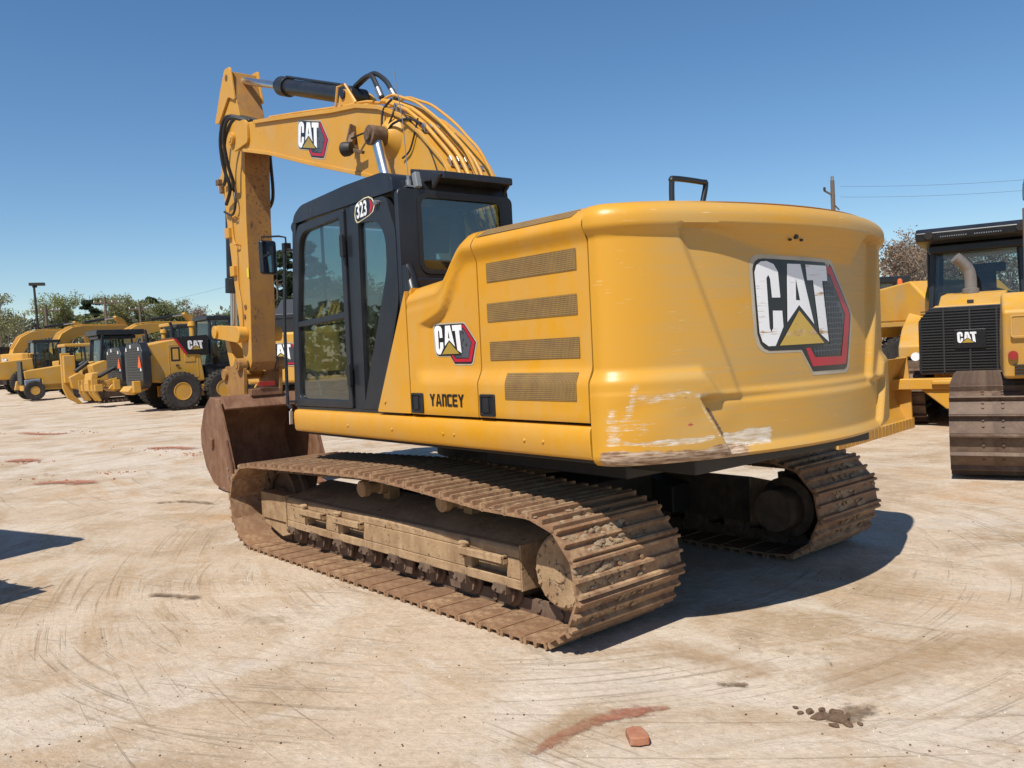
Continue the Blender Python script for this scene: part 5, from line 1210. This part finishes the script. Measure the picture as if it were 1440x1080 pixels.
open_cab(T4, 1.0, 2.3, .68, 1.4, 2.7, roof='yellow_bg')
p = at_px(66, 552, 52)
E5 = empty('excavator', (p.x+1.5, p.y-.6, gz(p.x, p.y)+.1), R(-72), 'yellow excavator with long raised boom over the dozer cab in the yard row', 'excavator', ROW); yard_excavator(E5, 0., 'out')
p = at_px(-6, 549, 58)
E6 = empty('excavator', (p.x+1.5, p.y-1.2, gz(p.x, p.y)+.1), R(-78), 'far-end yellow excavator whose boom arcs up beside the left frame edge', 'excavator', ROW); yard_excavator(E6, 0., 'out')
p = at_px(150, 560, 48)
E15 = empty('excavator', (p.x+2.5, p.y-1.2, gz(p.x, p.y)), R(-80), 'yellow excavator behind the graders, its dark stick cylinder reaching above their cabs', 'excavator', ROW); yard_excavator(E15, 0., 'out')
p = at_px(455, 570, 24)
E7 = empty('excavator', (p.x, p.y, 0), R(-45), 'yellow excavator seen from behind through the gap beside the cab door', 'excavator'); yard_excavator(E7, 0., 'low')
p = at_px(352, 560, 27)
D8 = empty('wheel_loader', (p.x+1., p.y-2.0, 0), R(-90), 'dark canopied yellow loader parked behind the raised stick', 'loader'); 
for s in (-1, 1):
    for x in (0, 2.9): wheel(D8, x, s*.95, .70, .45, 'wheel', s)
B('engine_hood', 'yellow_bg', D8, lambda m: m.prism([(-1.3, .9), (-1.35, 1.9), (.6, 2.1), (.7, .8)], 'y', -.7, .7), .05)
open_cab(D8, .7, 2.1, .7, 1.5, 3.1)
B('chassis', 'dark', D8, lambda m: m.box(-.8, 3.6, -.4, .4, .6, 1.1), .03)
B('lift_arm', 'yellow_bg', D8, lambda m: [m.prism([(2.2, 1.8), (2.4, 2.1), (4.3, .7), (4.1, .5)], 'y', s*.5-.08, s*.5+.08) for s in (-1, 1)], .02)
B('loader_bucket', 'yellow_bg', D8, lambda m: m.prism([(4.2, .2), (4.1, .9), (4.35, 1.2), (4.45, .5), (5.1, .1), (4.5, .1)], 'y', -1.2, 1.2), .02)

p = at_px(262, 572, 37)
G14 = empty('wheel_loader', (p.x+1., p.y-.6, 0), R(-90), 'yellow roofed cab machine standing behind the emblem grader hood', 'loader', ROW)
for s in (-1, 1):
    for x in (0, 2.9): wheel(G14, x, s*.95, .70, .45, 'wheel', s)
B('engine_hood', 'yellow_bg', G14, lambda m: m.prism([(-1.3, .9), (-1.35, 1.9), (-.4, 2.1), (-.2, .8)], 'y', -.7, .7), .05)
open_cab(G14, -.9, .7, .72, 1.7, 3.35, roof='yellow_bg')
B('chassis', 'dark', G14, lambda m: m.box(-.8, 3.6, -.4, .4, .6, 1.4), .03)
for px, dep, lab in ((112, 46.5, 'dark canopied loader wedged behind the curved ripper shank'), (22, 50, 'dark canopied loader between the two far excavators')):
    p = at_px(px, 560, dep); o = copy_tree(D8); o.location = (p.x+1., p.y-.5, gz(p.x, p.y)); o.rotation_euler = (0, 0, R(-90)); o['label'] = lab; o['group'] = ROW
# ---- machines on the right
def ground_dir(px): 
    v = d_c + r_c*((px-720)/1202.78); return math.atan2(v.y, v.x)
pA = at_px(1378, 560, 15.3)
A9 = empty('bulldozer', (pA.x, pA.y, 0), ground_dir(1355)+PI+R(-4), 'yellow dozer facing the camera with wide black grille, grey exhaust and black canopy', 'bulldozer'); dozer(A9, near=False)
pB = at_px(1400, 620, 10.2)
B10 = empty('bulldozer', (0, 0, 0), R(-70), 'nearest dozer, cut off at the frame edge, with broad rusty track and red rear reflector', 'bulldozer'); dozer(B10, near=True, fo=.90, po=.57)
B('tall_exhaust', 'rust_pipe', B10, lambda m: m.cyl((-1.0, .63, 1.8), (-1.0, .63, 2.84), .045, n=14), 0)
# left rear track corner goes to the photographed ground spot
rot = Matrix.Rotation(R(-70), 3, 'Z'); want = Vector((-1.50, -4.62, 0)); B10.location = want - rot @ Vector((-1.75, 1.40, 0))
pC = at_px(1262, 540, 19)
C11 = empty('wheel_loader', (pC.x, pC.y, 0), ground_dir(1265)+PI+R(35), 'yellow loader with orange beacon and black tyre behind the dozer grille', 'loader')
for s in (-1, 1): wheel(C11, -1.2, s*1.0, .72, .5, 'wheel', s); wheel(C11, 1.8, s*1.0, .72, .5, 'wheel', s)
fb = B('front_body', 'yellow_bg', C11, lambda m: (m.prism([(-.6, 1.75), (-.4, 2.35), (1.9, 2.55), (2.5, 2.1), (2.5, 1.75)], 'y', -1.0, 1.0), m.box(-1.8, 2.6, -.6, .6, .6, 1.2)), .05)
B('headlamp', 'white', fb, lambda m: m.cyl((2.5, .7, 1.95), (2.56, .7, 1.95), .11, n=16), 0)
B('fender', 'yellow_bg', C11, lambda m: [m.prism([(1.0, 1.5), (1.3, 1.75), (2.4, 1.75), (2.7, 1.35), (2.62, 1.3), (2.35, 1.66), (1.35, 1.66), (1.08, 1.45)], 'y', s*1.0-.3, s*1.0+.3) for s in (-1, 1)], .01)
open_cab(C11, -1.6, -.5, .7, 1.7, 2.75)
B('beacon', 'orange', C11, lambda m: (m.lathe([(.05, 2.40), (.05, 2.50), (.035, 2.54), (0, 2.55)], (.9, -.5, .12), 'z', 14),), 0)
B('lift_arm', 'yellow_bg', C11, lambda m: [m.prism([(.2, 2.2), (.35, 2.5), (3.2, 1.0), (3.0, .8)], 'y', s*.75-.08, s*.75+.08) for s in (-1, 1)], .02)
pD = at_px(1250, 600, 13.2)
D12 = empty('dozer_blade', (0, 0, 0), 0, 'yellow curved blade with toothed cutting edge on the ground behind the counterweight', 'blade')
blade_part(D12, 0, 3.2)
for s in (-1, 1): B('push_arm', 'yellow_bg', D12, lambda m: m.box(-2.2, -.2, s*.9-.09, s*.9+.09, .35, .6), .02)
a_ = Vector((1.07, -9.5)); b_ = Vector((.71, -6.2)); dirv = (b_-a_).normalized()
D12.rotation_euler = (0, 0, math.atan2(dirv.y, dirv.x)+PI/2); D12.location = (*(a_+dirv*1.62), 0)
# machine just outside the frame, whose cab shadow falls into the picture
_ph = R(200); _best = max(((x, y) for x in (-1.45, .75) for y in (-.90, .90)), key=lambda q: (q[0]*math.cos(_ph)-q[1]*math.sin(_ph))*-.657+(q[0]*math.sin(_ph)+q[1]*math.cos(_ph))*-.753)
_sx = 3.556-.78-(_best[0]*math.cos(_ph)-_best[1]*math.sin(_ph)); _sy = 2.392+2.227-(_best[0]*math.sin(_ph)+_best[1]*math.cos(_ph))
S13 = empty('bulldozer', (_sx, _sy, 0), _ph, 'yellow dozer just outside the frame whose canopy casts the shadow on the slab', 'bulldozer'); dozer(S13)
# ------------------------------------------------------------------ trees, poles, wires, building
def leaf_cloud(blobs, n, size, seed, aspect=1.6, flat=.0):
    rr = random.Random(seed); vs = []; fs = []; sh = []
    vols = [b[1]**2 for b in blobs]; tot = sum(vols)
    for (c, r, sq), vv in zip(blobs, vols):
        bs = rr.uniform(.15, .85)
        for i in range(int(n*vv/tot)):
            v = Vector((rr.gauss(0, 1), rr.gauss(0, 1), rr.gauss(0, 1))).normalized()*(rr.random()**.45)
            p = Vector(c)+Vector((v.x*r, v.y*r, v.z*r*sq))
            p += Vector((noise.noise(p*.9), noise.noise(p*.9+Vector((9, 0, 0))), noise.noise(p*.9+Vector((0, 9, 0)))))*r*.35
            a = Vector((rr.gauss(0, 1), rr.gauss(0, 1), rr.gauss(0, 1))).normalized(); b = a.cross(Vector((rr.gauss(0, 1), rr.gauss(0, 1), rr.gauss(0, 1)))).normalized()
            s = size*rr.uniform(.6, 1.35); k = len(vs)
            vs += [p-a*s*aspect/2-b*s*.15, p+b*s*.5, p+a*s*aspect/2, p-b*s*.5]
            fs.append((k, k+1, k+2, k+3)); w = min(1, max(0, bs+rr.uniform(-.3, .3))); sh += [w]*4
    me = bpy.data.meshes.new('leaves'); me.from_pydata([tuple(v) for v in vs], [], fs)
    a = me.attributes.new('shade', 'FLOAT', 'POINT'); a.data.foreach_set('value', sh); return me
def limb_tree(h, spread, seed, levels=3, trunk_r=.16, first=.35, up=.5, droop=0.):
    rr = random.Random(seed); m = MB(); tips = []
    def grow(p, dv, L, r, lev):
        pts = [Vector(p)]; dd = Vector(dv)
        for i in range(4):
            dd = (dd+Vector((rr.gauss(0, .13), rr.gauss(0, .13), rr.gauss(0, .08)+.05))).normalized(); pts.append(pts[-1]+dd*L/4)
        m.tube(pts, r, 5 if lev else 7, radii=[r*(1-.16*i) for i in range(5)])
        if lev >= levels: tips.append(pts[-1]); tips.append(pts[2]); return
        for j in range(rr.choice((3, 4)) if lev else rr.choice((5, 6, 7))):
            t = rr.uniform(first if lev == 0 else .3, 1.); q = pts[min(3, int(t*4))].lerp(pts[min(4, int(t*4)+1)], t*4-int(t*4)) if t < 1 else pts[-1]
            az = rr.uniform(0, 2*PI); out = Vector((math.cos(az), math.sin(az), rr.uniform(.1, 1.)*up*2)).normalized()
            grow(q, (dd*.35+out).normalized(), L*rr.uniform(.45, .68)*(spread if lev == 0 else 1), r*.5, lev+1)
        tips.append(pts[-1])
    grow((0, 0, 0), (0, 0, 1), h*.62, trunk_r, 0)
    return m, tips
def tree_kind(name, h, spread, seed, leafmat, bark, n, size, blob, levels=3, sq=.8, first=.35, up=.5, keep=1.):
    m, tips = limb_tree(h, spread, seed, levels, first=first, up=up, trunk_r=h*.018)
    rr = random.Random(seed+1)
    tm = m.mesh('trunk', bark)
    bl = [(t, blob*rr.uniform(.6, 1.3), sq) for t in tips if rr.random() < keep]
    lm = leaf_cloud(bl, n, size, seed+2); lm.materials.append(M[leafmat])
    return tm, lm
def pine_kind(h, seed):
    rr = random.Random(seed); m = MB(); m.tube([(0, 0, 0), (.1, .05, h*.5), (0, 0, h)], .2, 7, radii=[.2, .14, .03]); bl = []
    for i in range(26):
        z = h*rr.uniform(.45, .98); az = rr.uniform(0, 2*PI); L = (1.05-z/h)*h*.38+.5
        e = Vector((math.cos(az)*L, math.sin(az)*L, z+L*.15)); m.tube([(0, 0, z), tuple(e)], .04, 5, radii=[.05, .015]); bl.append((tuple(e*.95+Vector((0, 0, z*.05))), rr.uniform(.45, .8), .45)); bl.append((((e.x)*.6, e.y*.6, z+.1), rr.uniform(.3, .6), .5))
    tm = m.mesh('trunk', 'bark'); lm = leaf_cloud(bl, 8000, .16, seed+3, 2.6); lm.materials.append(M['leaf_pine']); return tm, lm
KIND = {
 'spring': [tree_kind('s', 9, 1.0, 21+i, 'leaf_spring_haze', 'bark', 15000, .13, .85) for i in range(3)],
 'open': [tree_kind('o', 9, .95, 41+i, 'leaf_spring_haze', 'bark_pale', 4500, .12, .55, keep=.8) for i in range(2)],
 'green': [tree_kind('g', 8, 1.15, 61+i, 'leaf_green_haze', 'bark', 15000, .15, 1.0, sq=.75, first=.2) for i in range(3)],
 'bud': [tree_kind('b', 10, .9, 81+i, 'leaf_bud', 'bark_pale', 3200, .11, .62, levels=3, keep=.95) for i in range(3)],
 'pine': [pine_kind(11, 101+i) for i in range(3)]}
def tree(kind, v, px, top_y, dep, label, group='trees along the far edge of the yard', wid=1., name=None):
    tm, lm = KIND[kind][v]
    base = at_px(px, 520, dep); zb = gz(base.x, base.y); P = at_px(px, top_y, dep); H = P.z-zb
    zmax = max(max(v_.co.z for v_ in lm.vertices), 1); s = H/zmax
    r = empty(name or ('pine_tree' if kind == 'pine' else 'tree'), (base.x, base.y, zb-.1), rnd.uniform(0, 6.28), label, 'tree', group); r.scale = (s*wid, s*wid, s)
    a = bpy.data.objects.new('trunk', tm); b = bpy.data.objects.new('crown', lm)
    for o in (a, b): C.objects.link(o); o.parent = r
TR = [
 ('open', 0, 8, 400, 78, 'slender pale green tree at the left edge, standing alone above the far excavator'),
 ('spring', 0, 100, 408, 92, 'broad rounded light green tree between the light pole and a dark pine'),
 ('pine', 0, 133, 416, 95, 'dark open pine right of the broad rounded light green tree'),
 ('bud', 0, 158, 428, 100, 'brownish bare tree behind the utility pole with crossarm'),
 ('spring', 1, 188, 410, 94, 'tall pale green tree above the ripper grader cab'),
 ('pine', 1, 215, 414, 96, 'dark pine rising above the emblem grader cab'),
 ('open', 1, 234, 416, 100, 'thin pale green tree just right of the dark pine over the grader'),
 ('green', 0, 264, 421, 88, 'fresh green bushy tree above the black emblem panel'),
 ('bud', 1, 294, 418, 105, 'bare grey-brown tree left of the raised stick'),
 ('green', 2, 315, 432, 100, 'low green tree touching the left edge of the raised stick'),
 ('green', 1, 352, 425, 98, 'dense green tree mostly hidden behind the stick'),
 ('pine', 2, 398, 352, 60, 'tall dark pine seen in the gap between the stick and the cab'),
 ('pine', 0, 428, 338, 64, 'tall pine seen through the front of the cab door glass'),
 ('green', 0, 470, 380, 66, 'dark green tree seen through the middle of the cab door glass'),
 ('green', 1, 520, 385, 70, 'dark green tree seen through the rear side glass of the cab'),
 ('bud', 0, 1262, 336, 62, 'reddish brown budding tree nearest the counterweight on the right'),
 ('bud', 2, 1296, 318, 64, 'tall budding tree rising left of the black dozer canopy'),
 ('bud', 1, 1335, 308, 66, 'tallest bare brown tree rising above the black dozer canopy'),
 ('bud', 0, 1372, 322, 68, 'bare brown tree standing behind the dozer canopy'),
 ('bud', 2, 1412, 324, 70, 'bare brown tree at the right edge behind the nearest dozer'),
 ('green', 2, 1385, 385, 58, 'green bush tree seen through the rear glass of the facing dozer cab'),
]
for t in TR: tree(*t[:6])
# distant woodland as one mass, on low rising ground
def woods(name, x0, x1, yt0, yt1, dep, seed, mat='leaf_far_haze', n=9000, size=.5):
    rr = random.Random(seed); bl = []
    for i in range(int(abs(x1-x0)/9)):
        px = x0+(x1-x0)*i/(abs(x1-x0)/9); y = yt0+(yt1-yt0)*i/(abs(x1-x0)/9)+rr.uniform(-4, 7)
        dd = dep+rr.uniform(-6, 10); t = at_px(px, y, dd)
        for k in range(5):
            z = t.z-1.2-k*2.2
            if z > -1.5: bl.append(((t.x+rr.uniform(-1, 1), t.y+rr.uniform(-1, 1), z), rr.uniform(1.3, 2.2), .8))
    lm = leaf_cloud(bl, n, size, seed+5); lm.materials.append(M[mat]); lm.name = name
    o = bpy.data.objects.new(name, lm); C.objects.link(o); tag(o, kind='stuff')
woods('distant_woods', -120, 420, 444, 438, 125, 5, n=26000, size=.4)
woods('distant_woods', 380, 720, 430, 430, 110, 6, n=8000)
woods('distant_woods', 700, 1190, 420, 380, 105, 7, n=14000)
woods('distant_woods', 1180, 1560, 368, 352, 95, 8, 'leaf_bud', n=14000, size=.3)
# woodland outside the frame, mirrored in the cab glass
def ring_woods():
    rr = random.Random(77); bl = []
    for i in range(60):
        a = R(8+i*2.1); rad = rr.uniform(60, 75); c = Vector((-5+math.cos(a)*rad, 4.6+math.sin(a)*rad, 0))
        for k in range(3): bl.append(((c.x, c.y, 1.0+k*1.7), rr.uniform(1.3, 2.2), .8))
    lm = leaf_cloud(bl, 16000, .5, 78); lm.materials.append(M['leaf_green_haze']); lm.name = 'side_woods'
    o = bpy.data.objects.new('side_woods', lm); C.objects.link(o); tag(o, kind='stuff')
ring_woods()
# low building behind the gap
bp = at_px(470, 500, 52)
H = empty('building', (bp.x, bp.y, 0), R(-41), 'low brown building with a dark shingle roof in the gap beside the cab', 'building')
B('wall', 'wall_brown', H, lambda m: m.box(-3, 3, -2.6, 2.6, 0, 3.4), .02)
B('roof', 'roof_dark', H, lambda m: m.prism([(-3.5, 3.3), (0, 5.0), (3.5, 3.3), (3.5, 3.45), (0, 5.2), (-3.5, 3.45)], 'y', -3.0, 3.0), 0)
for y in (-1.6, 0, 1.6): B('window', 'glass_bg', H, lambda m: m.box(-3.03, -3.005, y-.6, y+.6, 1.1, 2.2), 0)
# poles
def pole(name, label, px, ytop, dep, r, cat, group=None, arms=True):
    b = at_px(px, 520, dep); zt = at_px(px, ytop, dep).z; z0 = gz(b.x, b.y)
    e = empty(name, (b.x, b.y, z0), math.atan2(d_c.y, d_c.x)+R(20), label, cat, group)
    B('shaft', 'wood' if name == 'utility_pole' else 'dark', e, lambda m: m.tube([(0, 0, -.2), (-.012*zt, .015*zt, zt-z0)], r, 10, radii=[r, r*.7]), 0)
    return e, Vector((0, 0, zt-z0))
e, t = pole('light_pole', 'dark steel light pole with flat twin lamp head above the row', 59, 400, 80, .14, 'light pole')
B('lamp_head', 'dark', e, lambda m: (m.box(-.3, .3, -.75, .55, t.z-.12, t.z+.14), m.box(-.06, .06, -.1, .3, t.z-.3, t.z-.1)), .02)
for px, yt, dep, lab in ((72, 428, 85, 'thin wooden utility pole right of the steel light pole'), (156, 417, 85, 'wooden utility pole with crossarm above the dozer cab'), (204, 426, 90, 'wooden utility pole behind the grader cabs beside the dark pine')):
    e, t = pole('utility_pole', lab, px, yt, dep, .16, 'utility pole', 'wooden utility poles beyond the yard')
    B('crossarm', 'wood', e, lambda m: m.box(-.06, .06, -1.2, 1.2, t.z-.7, t.z-.55), .01)
    for y in (-1.1, -.5, .5, 1.1): B('insulator', 'tag_white', e, lambda m: m.cyl((0, y, t.z-.55), (0, y, t.z-.4), .05, n=8), 0)
e, t = pole('utility_pole', 'weathered wooden utility pole rising above the right end of the counterweight', 1180, 256, 52, .17, 'utility pole', 'wooden utility poles beyond the yard')
ox, oy = -.012*t.z, .015*t.z
B('pole_cap', 'steel', e, lambda m: (m.cyl((ox, oy, t.z-.05), (ox, oy, t.z+.12), .10, n=10), m.lathe([(.05, t.z+.12), (.09, t.z+.16), (.09, t.z+.26), (0, t.z+.28)], (ox, oy, 0), 'z', 10)), 0)
B('crossarm', 'wood', e, lambda m: (m.beam((ox, oy-.15, t.z-.95), (ox, oy+.62, t.z-.62), .08, .10), m.beam((ox, oy-.1, t.z-1.45), (ox, oy-.45, t.z-1.75), .06, .07)), .01)
B('insulator', 'dark', e, lambda m: (m.cyl((ox, oy+.60, t.z-.62), (ox, oy+.60, t.z-.42), .07, n=8)), 0)
B('transformer', 'grey_pipe', e, lambda m: m.box(ox+.1, ox+.3, oy-.25, oy-.08, t.z-1.4, t.z-.8), .02)
def wire(label, pts, group='power lines beyond the yard'):
    m = MB(); P = [at_px(*q) for q in pts]; n = 14; out = []
    for i in range(n+1): 
        f = i/n; p = P[0].lerp(P[1], f); p.z -= .35*4*f*(1-f); out.append(p)
    m.tube(out, .007, 5); o = m.build('power_line', 'rubber', None); tag(o, label, 'power line', group)
wire('highest thin power line running from the right-hand utility pole', [(1182, 262, 52), (1700, 225, 40)])
wire('thin dark power line just under the highest one in the right sky', [(1182, 277, 52), (1700, 240, 40)])
wire('upper power line crossing in front of the bare trees left of the canopy', [(1100, 350, 56), (1560, 340, 50)])
wire('lower power line crossing the bare trees left of the canopy', [(1100, 366, 56), (1560, 362, 50)])
wire('thin power line in the sky between the grader row and the stick', [(60, 452, 85), (330, 400, 70)])
# ------------------------------------------------------------------ loose things on the slab
def rock(name, c, size, mat, seed, rz=0., parent=None):
    bm = bmesh.new(); bmesh.ops.create_icosphere(bm, subdivisions=2, radius=.5)
    for v in bm.verts:
        n = noise.noise(v.co*2.3+Vector((seed, 0, 0)))*.35+noise.noise(v.co*5+Vector((0, seed, 0)))*.15; v.co *= 1+n*1.25; v.co = Vector((v.co.x*size[0], v.co.y*size[1], max(-.25, v.co.z)*size[2]))
    me = bpy.data.meshes.new(name); bmesh.ops.triangulate(bm, faces=bm.faces); bm.to_mesh(me); bm.free(); me.materials.append(M[mat])
    o = bpy.data.objects.new(name, me); C.objects.link(o); o.location = c; o.rotation_euler = (0, 0, rz); o.parent = parent; return o
def gpt(x, y):
    v = d_c + r_c*((x-720)/1202.78) - u_c*((y-540)/1202.78); t = -1.6227/v.z; return Vector((-5.235, 4.6343, 1.6227))+v*t
q = gpt(895, 1041)
m = MB(); m.prism([(-.062, -.04), (-.02, -.046), (.06, -.036), (.066, .0), (.05, .034), (-.055, .04), (-.068, .005)], 'z', 0, .035)
o = m.build('brick_fragment', 'brick', None, bevel=.006); o.location = q; o.rotation_euler = (0, R(4), R(-35)); tag(o, 'broken orange-red brick piece on the slab at the bottom of the picture', 'brick')
q = gpt(1178, 1012); cl = empty('soil_clod', (q.x, q.y, 0), 0, 'crumbled dark brown clod of earth lying on the slab', 'clod')
for i, (dx, dy, s) in enumerate(((0, 0, .10), (.09, .05, .08), (-.08, .03, .05), (.05, -.07, .06), (.17, .02, .05), (-.03, .1, .04), (.13, -.05, .04), (-.13, -.02, .03), (.2, .08, .03), (-.02, -.09, .03), (.26, .03, .025))):
    rock('clod_lump', (dx*.7, dy*.7, .006), (s*1.0, s*.65, s*.42), 'clod', i*3.1, i*1.3, cl)
M['pale_stone'] = mat_plain('pale_stone', (.58, .52, .44), .9)
def crumbs(name, area, n, smin, smax, mat, seed):
    rr = random.Random(seed); m = MB()
    for i in range(n):
        c = gpt(*area(rr))
        if noise.noise(Vector((c.x*1.3, c.y*1.3, seed))) < rr.uniform(-.35, .35): continue
        s = rr.uniform(smin, smax)*(.6+.4*rr.random())
        vs = [Vector((c.x+rr.uniform(.6, 1)*s*math.cos(a+rr.uniform(-.3, .3)), c.y+rr.uniform(.6, 1)*s*math.sin(a+rr.uniform(-.3, .3)), 0)) for a in np.linspace(0, 2*PI, 6)[:-1]]
        k = len(vs); tp = [v.lerp(Vector((c.x, c.y, 0)), .35)+Vector((0, 0, s*rr.uniform(.4, .9))) for v in vs]
        m.add(vs+tp, [tuple(range(k, 2*k))]+[(j, (j+1) % k, k+(j+1) % k, k+j) for j in range(k)])
    o = m.build(name, mat, None, angle=20); tag(o, kind='stuff')
crumbs('grit', lambda r: (r.uniform(-20, 1460), 640+440*r.random()**.55), 520, .003, .009, 'clod', 3)
crumbs('pale_grit', lambda r: (r.uniform(-20, 1460), 660+420*r.random()**.55), 320, .003, .008, 'pale_stone', 4)
crumbs('grit', lambda r: (r.gauss(370, 60), r.gauss(840, 60)), 30, .004, .011, 'clod', 5)
def streak(r):
    t = r.random(); x = 770+200*t; y = 1052-58*math.sin(t*1.45)+r.gauss(0, 4); return (x, y)
M['clay'] = mat_worn('red_clay', (.34, .12, .075), (.26, .10, .065), (.45, .28, .17), .5, .95, scale=12, bump=.6)
crumbs('clay_crumbs', streak, 700, .002, .010, 'clay', 6)
def far_clay(r):
    c = r.choice(((60, 610), (110, 607), (230, 632), (150, 665), (30, 650), (270, 640), (90, 675))); return (c[0]+r.gauss(0, 26), c[1]+r.gauss(0, 1.6))
crumbs('clay_crumbs', far_clay, 420, .008, .035, 'clay', 7)
SM = [.004]
def smear(name, pts, wid, mat, label=None):
    SM[0] += .0012
    P = [gpt(*p) for p in pts]; P = catmull(P, 8); m = MB(); cov = []; nW = 9
    vs = []
    for i, p in enumerate(P):
        d_ = (P[min(i+1, len(P)-1)]-P[max(0, i-1)]).normalized(); sd = Vector((-d_.y, d_.x, 0))
        for j in range(nW):
            t = j/(nW-1)*2-1; vs.append(p+sd*wid*t+Vector((0, 0, SM[0]))); e = min(i, len(P)-1-i)/(len(P)*.25); cov.append(((1-abs(t)**1.3)*.62+.14*noise.noise(Vector((p.x*6, p.y*6, t*2))))*min(1, e))
    fs = [(i*nW+j, i*nW+j+1, (i+1)*nW+j+1, (i+1)*nW+j) for i in range(len(P)-1) for j in range(nW-1)]
    me = bpy.data.meshes.new(name); me.from_pydata([tuple(v) for v in vs], [], fs); me.materials.append(M[mat])
    a = me.attributes.new('cover', 'FLOAT', 'POINT'); a.data.foreach_set('value', cov)
    o = bpy.data.objects.new(name, me); C.objects.link(o); tag(o, kind='stuff')
smear('clay_smear', [(725, 1085), (765, 1052), (805, 1028), (860, 1008), (920, 999), (1000, 992)], .085, 'clay_smear')
smear('soil_smear', [(1150, 1022), (1180, 1010), (1210, 1000), (1245, 992)], .13, 'soil_smear')
smear('soil_smear', [(1000, 966), (1030, 964), (1060, 966)], .07, 'soil_smear')
smear('ochre_smear', [(1085, 930), (1180, 952), (1290, 925), (1440, 905), (1500, 900)], .42, 'ochre_smear')
smear('ochre_smear', [(900, 905), (1000, 925), (1110, 965)], .22, 'ochre_smear')
smear('ochre_smear', [(700, 1075), (780, 1030), (860, 1000)], .16, 'ochre_smear')
smear('soil_smear', [(190, 838), (250, 840), (300, 846)], .10, 'soil_smear')
smear('soil_smear', [(200, 710), (260, 706), (320, 712)], .12, 'soil_smear')
for pp in ([(20, 608), (60, 611), (110, 609)], [(195, 632), (240, 630), (285, 633)], [(30, 682), (90, 679), (150, 681)], [(0, 651), (30, 648), (60, 650)]): smear('clay_smear', pp, .35, 'clay_smear')
# ------------------------------------------------------------------ camera, light, sky
cam = bpy.data.cameras.new('camera'); co = bpy.data.objects.new('camera', cam); C.objects.link(co)
cyaw, cpit, crol = -.7154, -.0426, -.0489
d = Vector((math.cos(cyaw)*math.cos(cpit), math.sin(cyaw)*math.cos(cpit), math.sin(cpit)))
r0 = Vector((math.sin(cyaw), -math.cos(cyaw), 0)); u0 = r0.cross(d)
rr = r0*math.cos(crol)+u0*math.sin(crol); uu = -r0*math.sin(crol)+u0*math.cos(crol)
co.matrix_world = Matrix(((rr.x, uu.x, -d.x, -5.235), (rr.y, uu.y, -d.y, 4.6343), (rr.z, uu.z, -d.z, 1.6227), (0, 0, 0, 1)))
cam.sensor_width = 36; cam.sensor_fit = 'HORIZONTAL'; cam.lens = 36*1202.78/1440; cam.clip_end = 3000; cam.clip_start = .05
sc_ = bpy.context.scene; sc_.camera = co
sdir = Vector((-.35, 1., 1.5)).normalized()
sun = bpy.data.lights.new('sun', 'SUN'); sun.energy = 5.; sun.angle = R(.53); sun.color = (1, .95, .86)
so_ = bpy.data.objects.new('sun', sun); C.objects.link(so_); so_.rotation_euler = sdir.to_track_quat('Z', 'Y').to_euler()
w = bpy.data.worlds.new('World'); sc_.world = w; w.use_nodes = True; nt = w.node_tree; nt.nodes.clear()
o = nt.nodes.new('ShaderNodeOutputWorld'); bg = nt.nodes.new('ShaderNodeBackground'); sky = nt.nodes.new('ShaderNodeTexSky')
sky.sky_type = 'NISHITA'; sky.sun_disc = False; sky.sun_elevation = math.asin(sdir.z); sky.sun_rotation = math.atan2(sdir.x, sdir.y)
sky.air_density = 1.0; sky.dust_density = .1; sky.ozone_density = 3.; sky.altitude = 200
bg.inputs[1].default_value = .10
hs = nt.nodes.new('ShaderNodeHueSaturation'); hs.inputs['Saturation'].default_value = 1.18; hs.inputs['Value'].default_value = 1.
nt.links.new(sky.outputs[0], hs.inputs['Color']); nt.links.new(hs.outputs[0], bg.inputs[0]); nt.links.new(bg.outputs[0], o.inputs[0])
vs = sc_.view_settings; vs.view_transform = 'Standard'; vs.look = 'None'; vs.exposure = .22; vs.gamma = 1; vs.use_curve_mapping = False
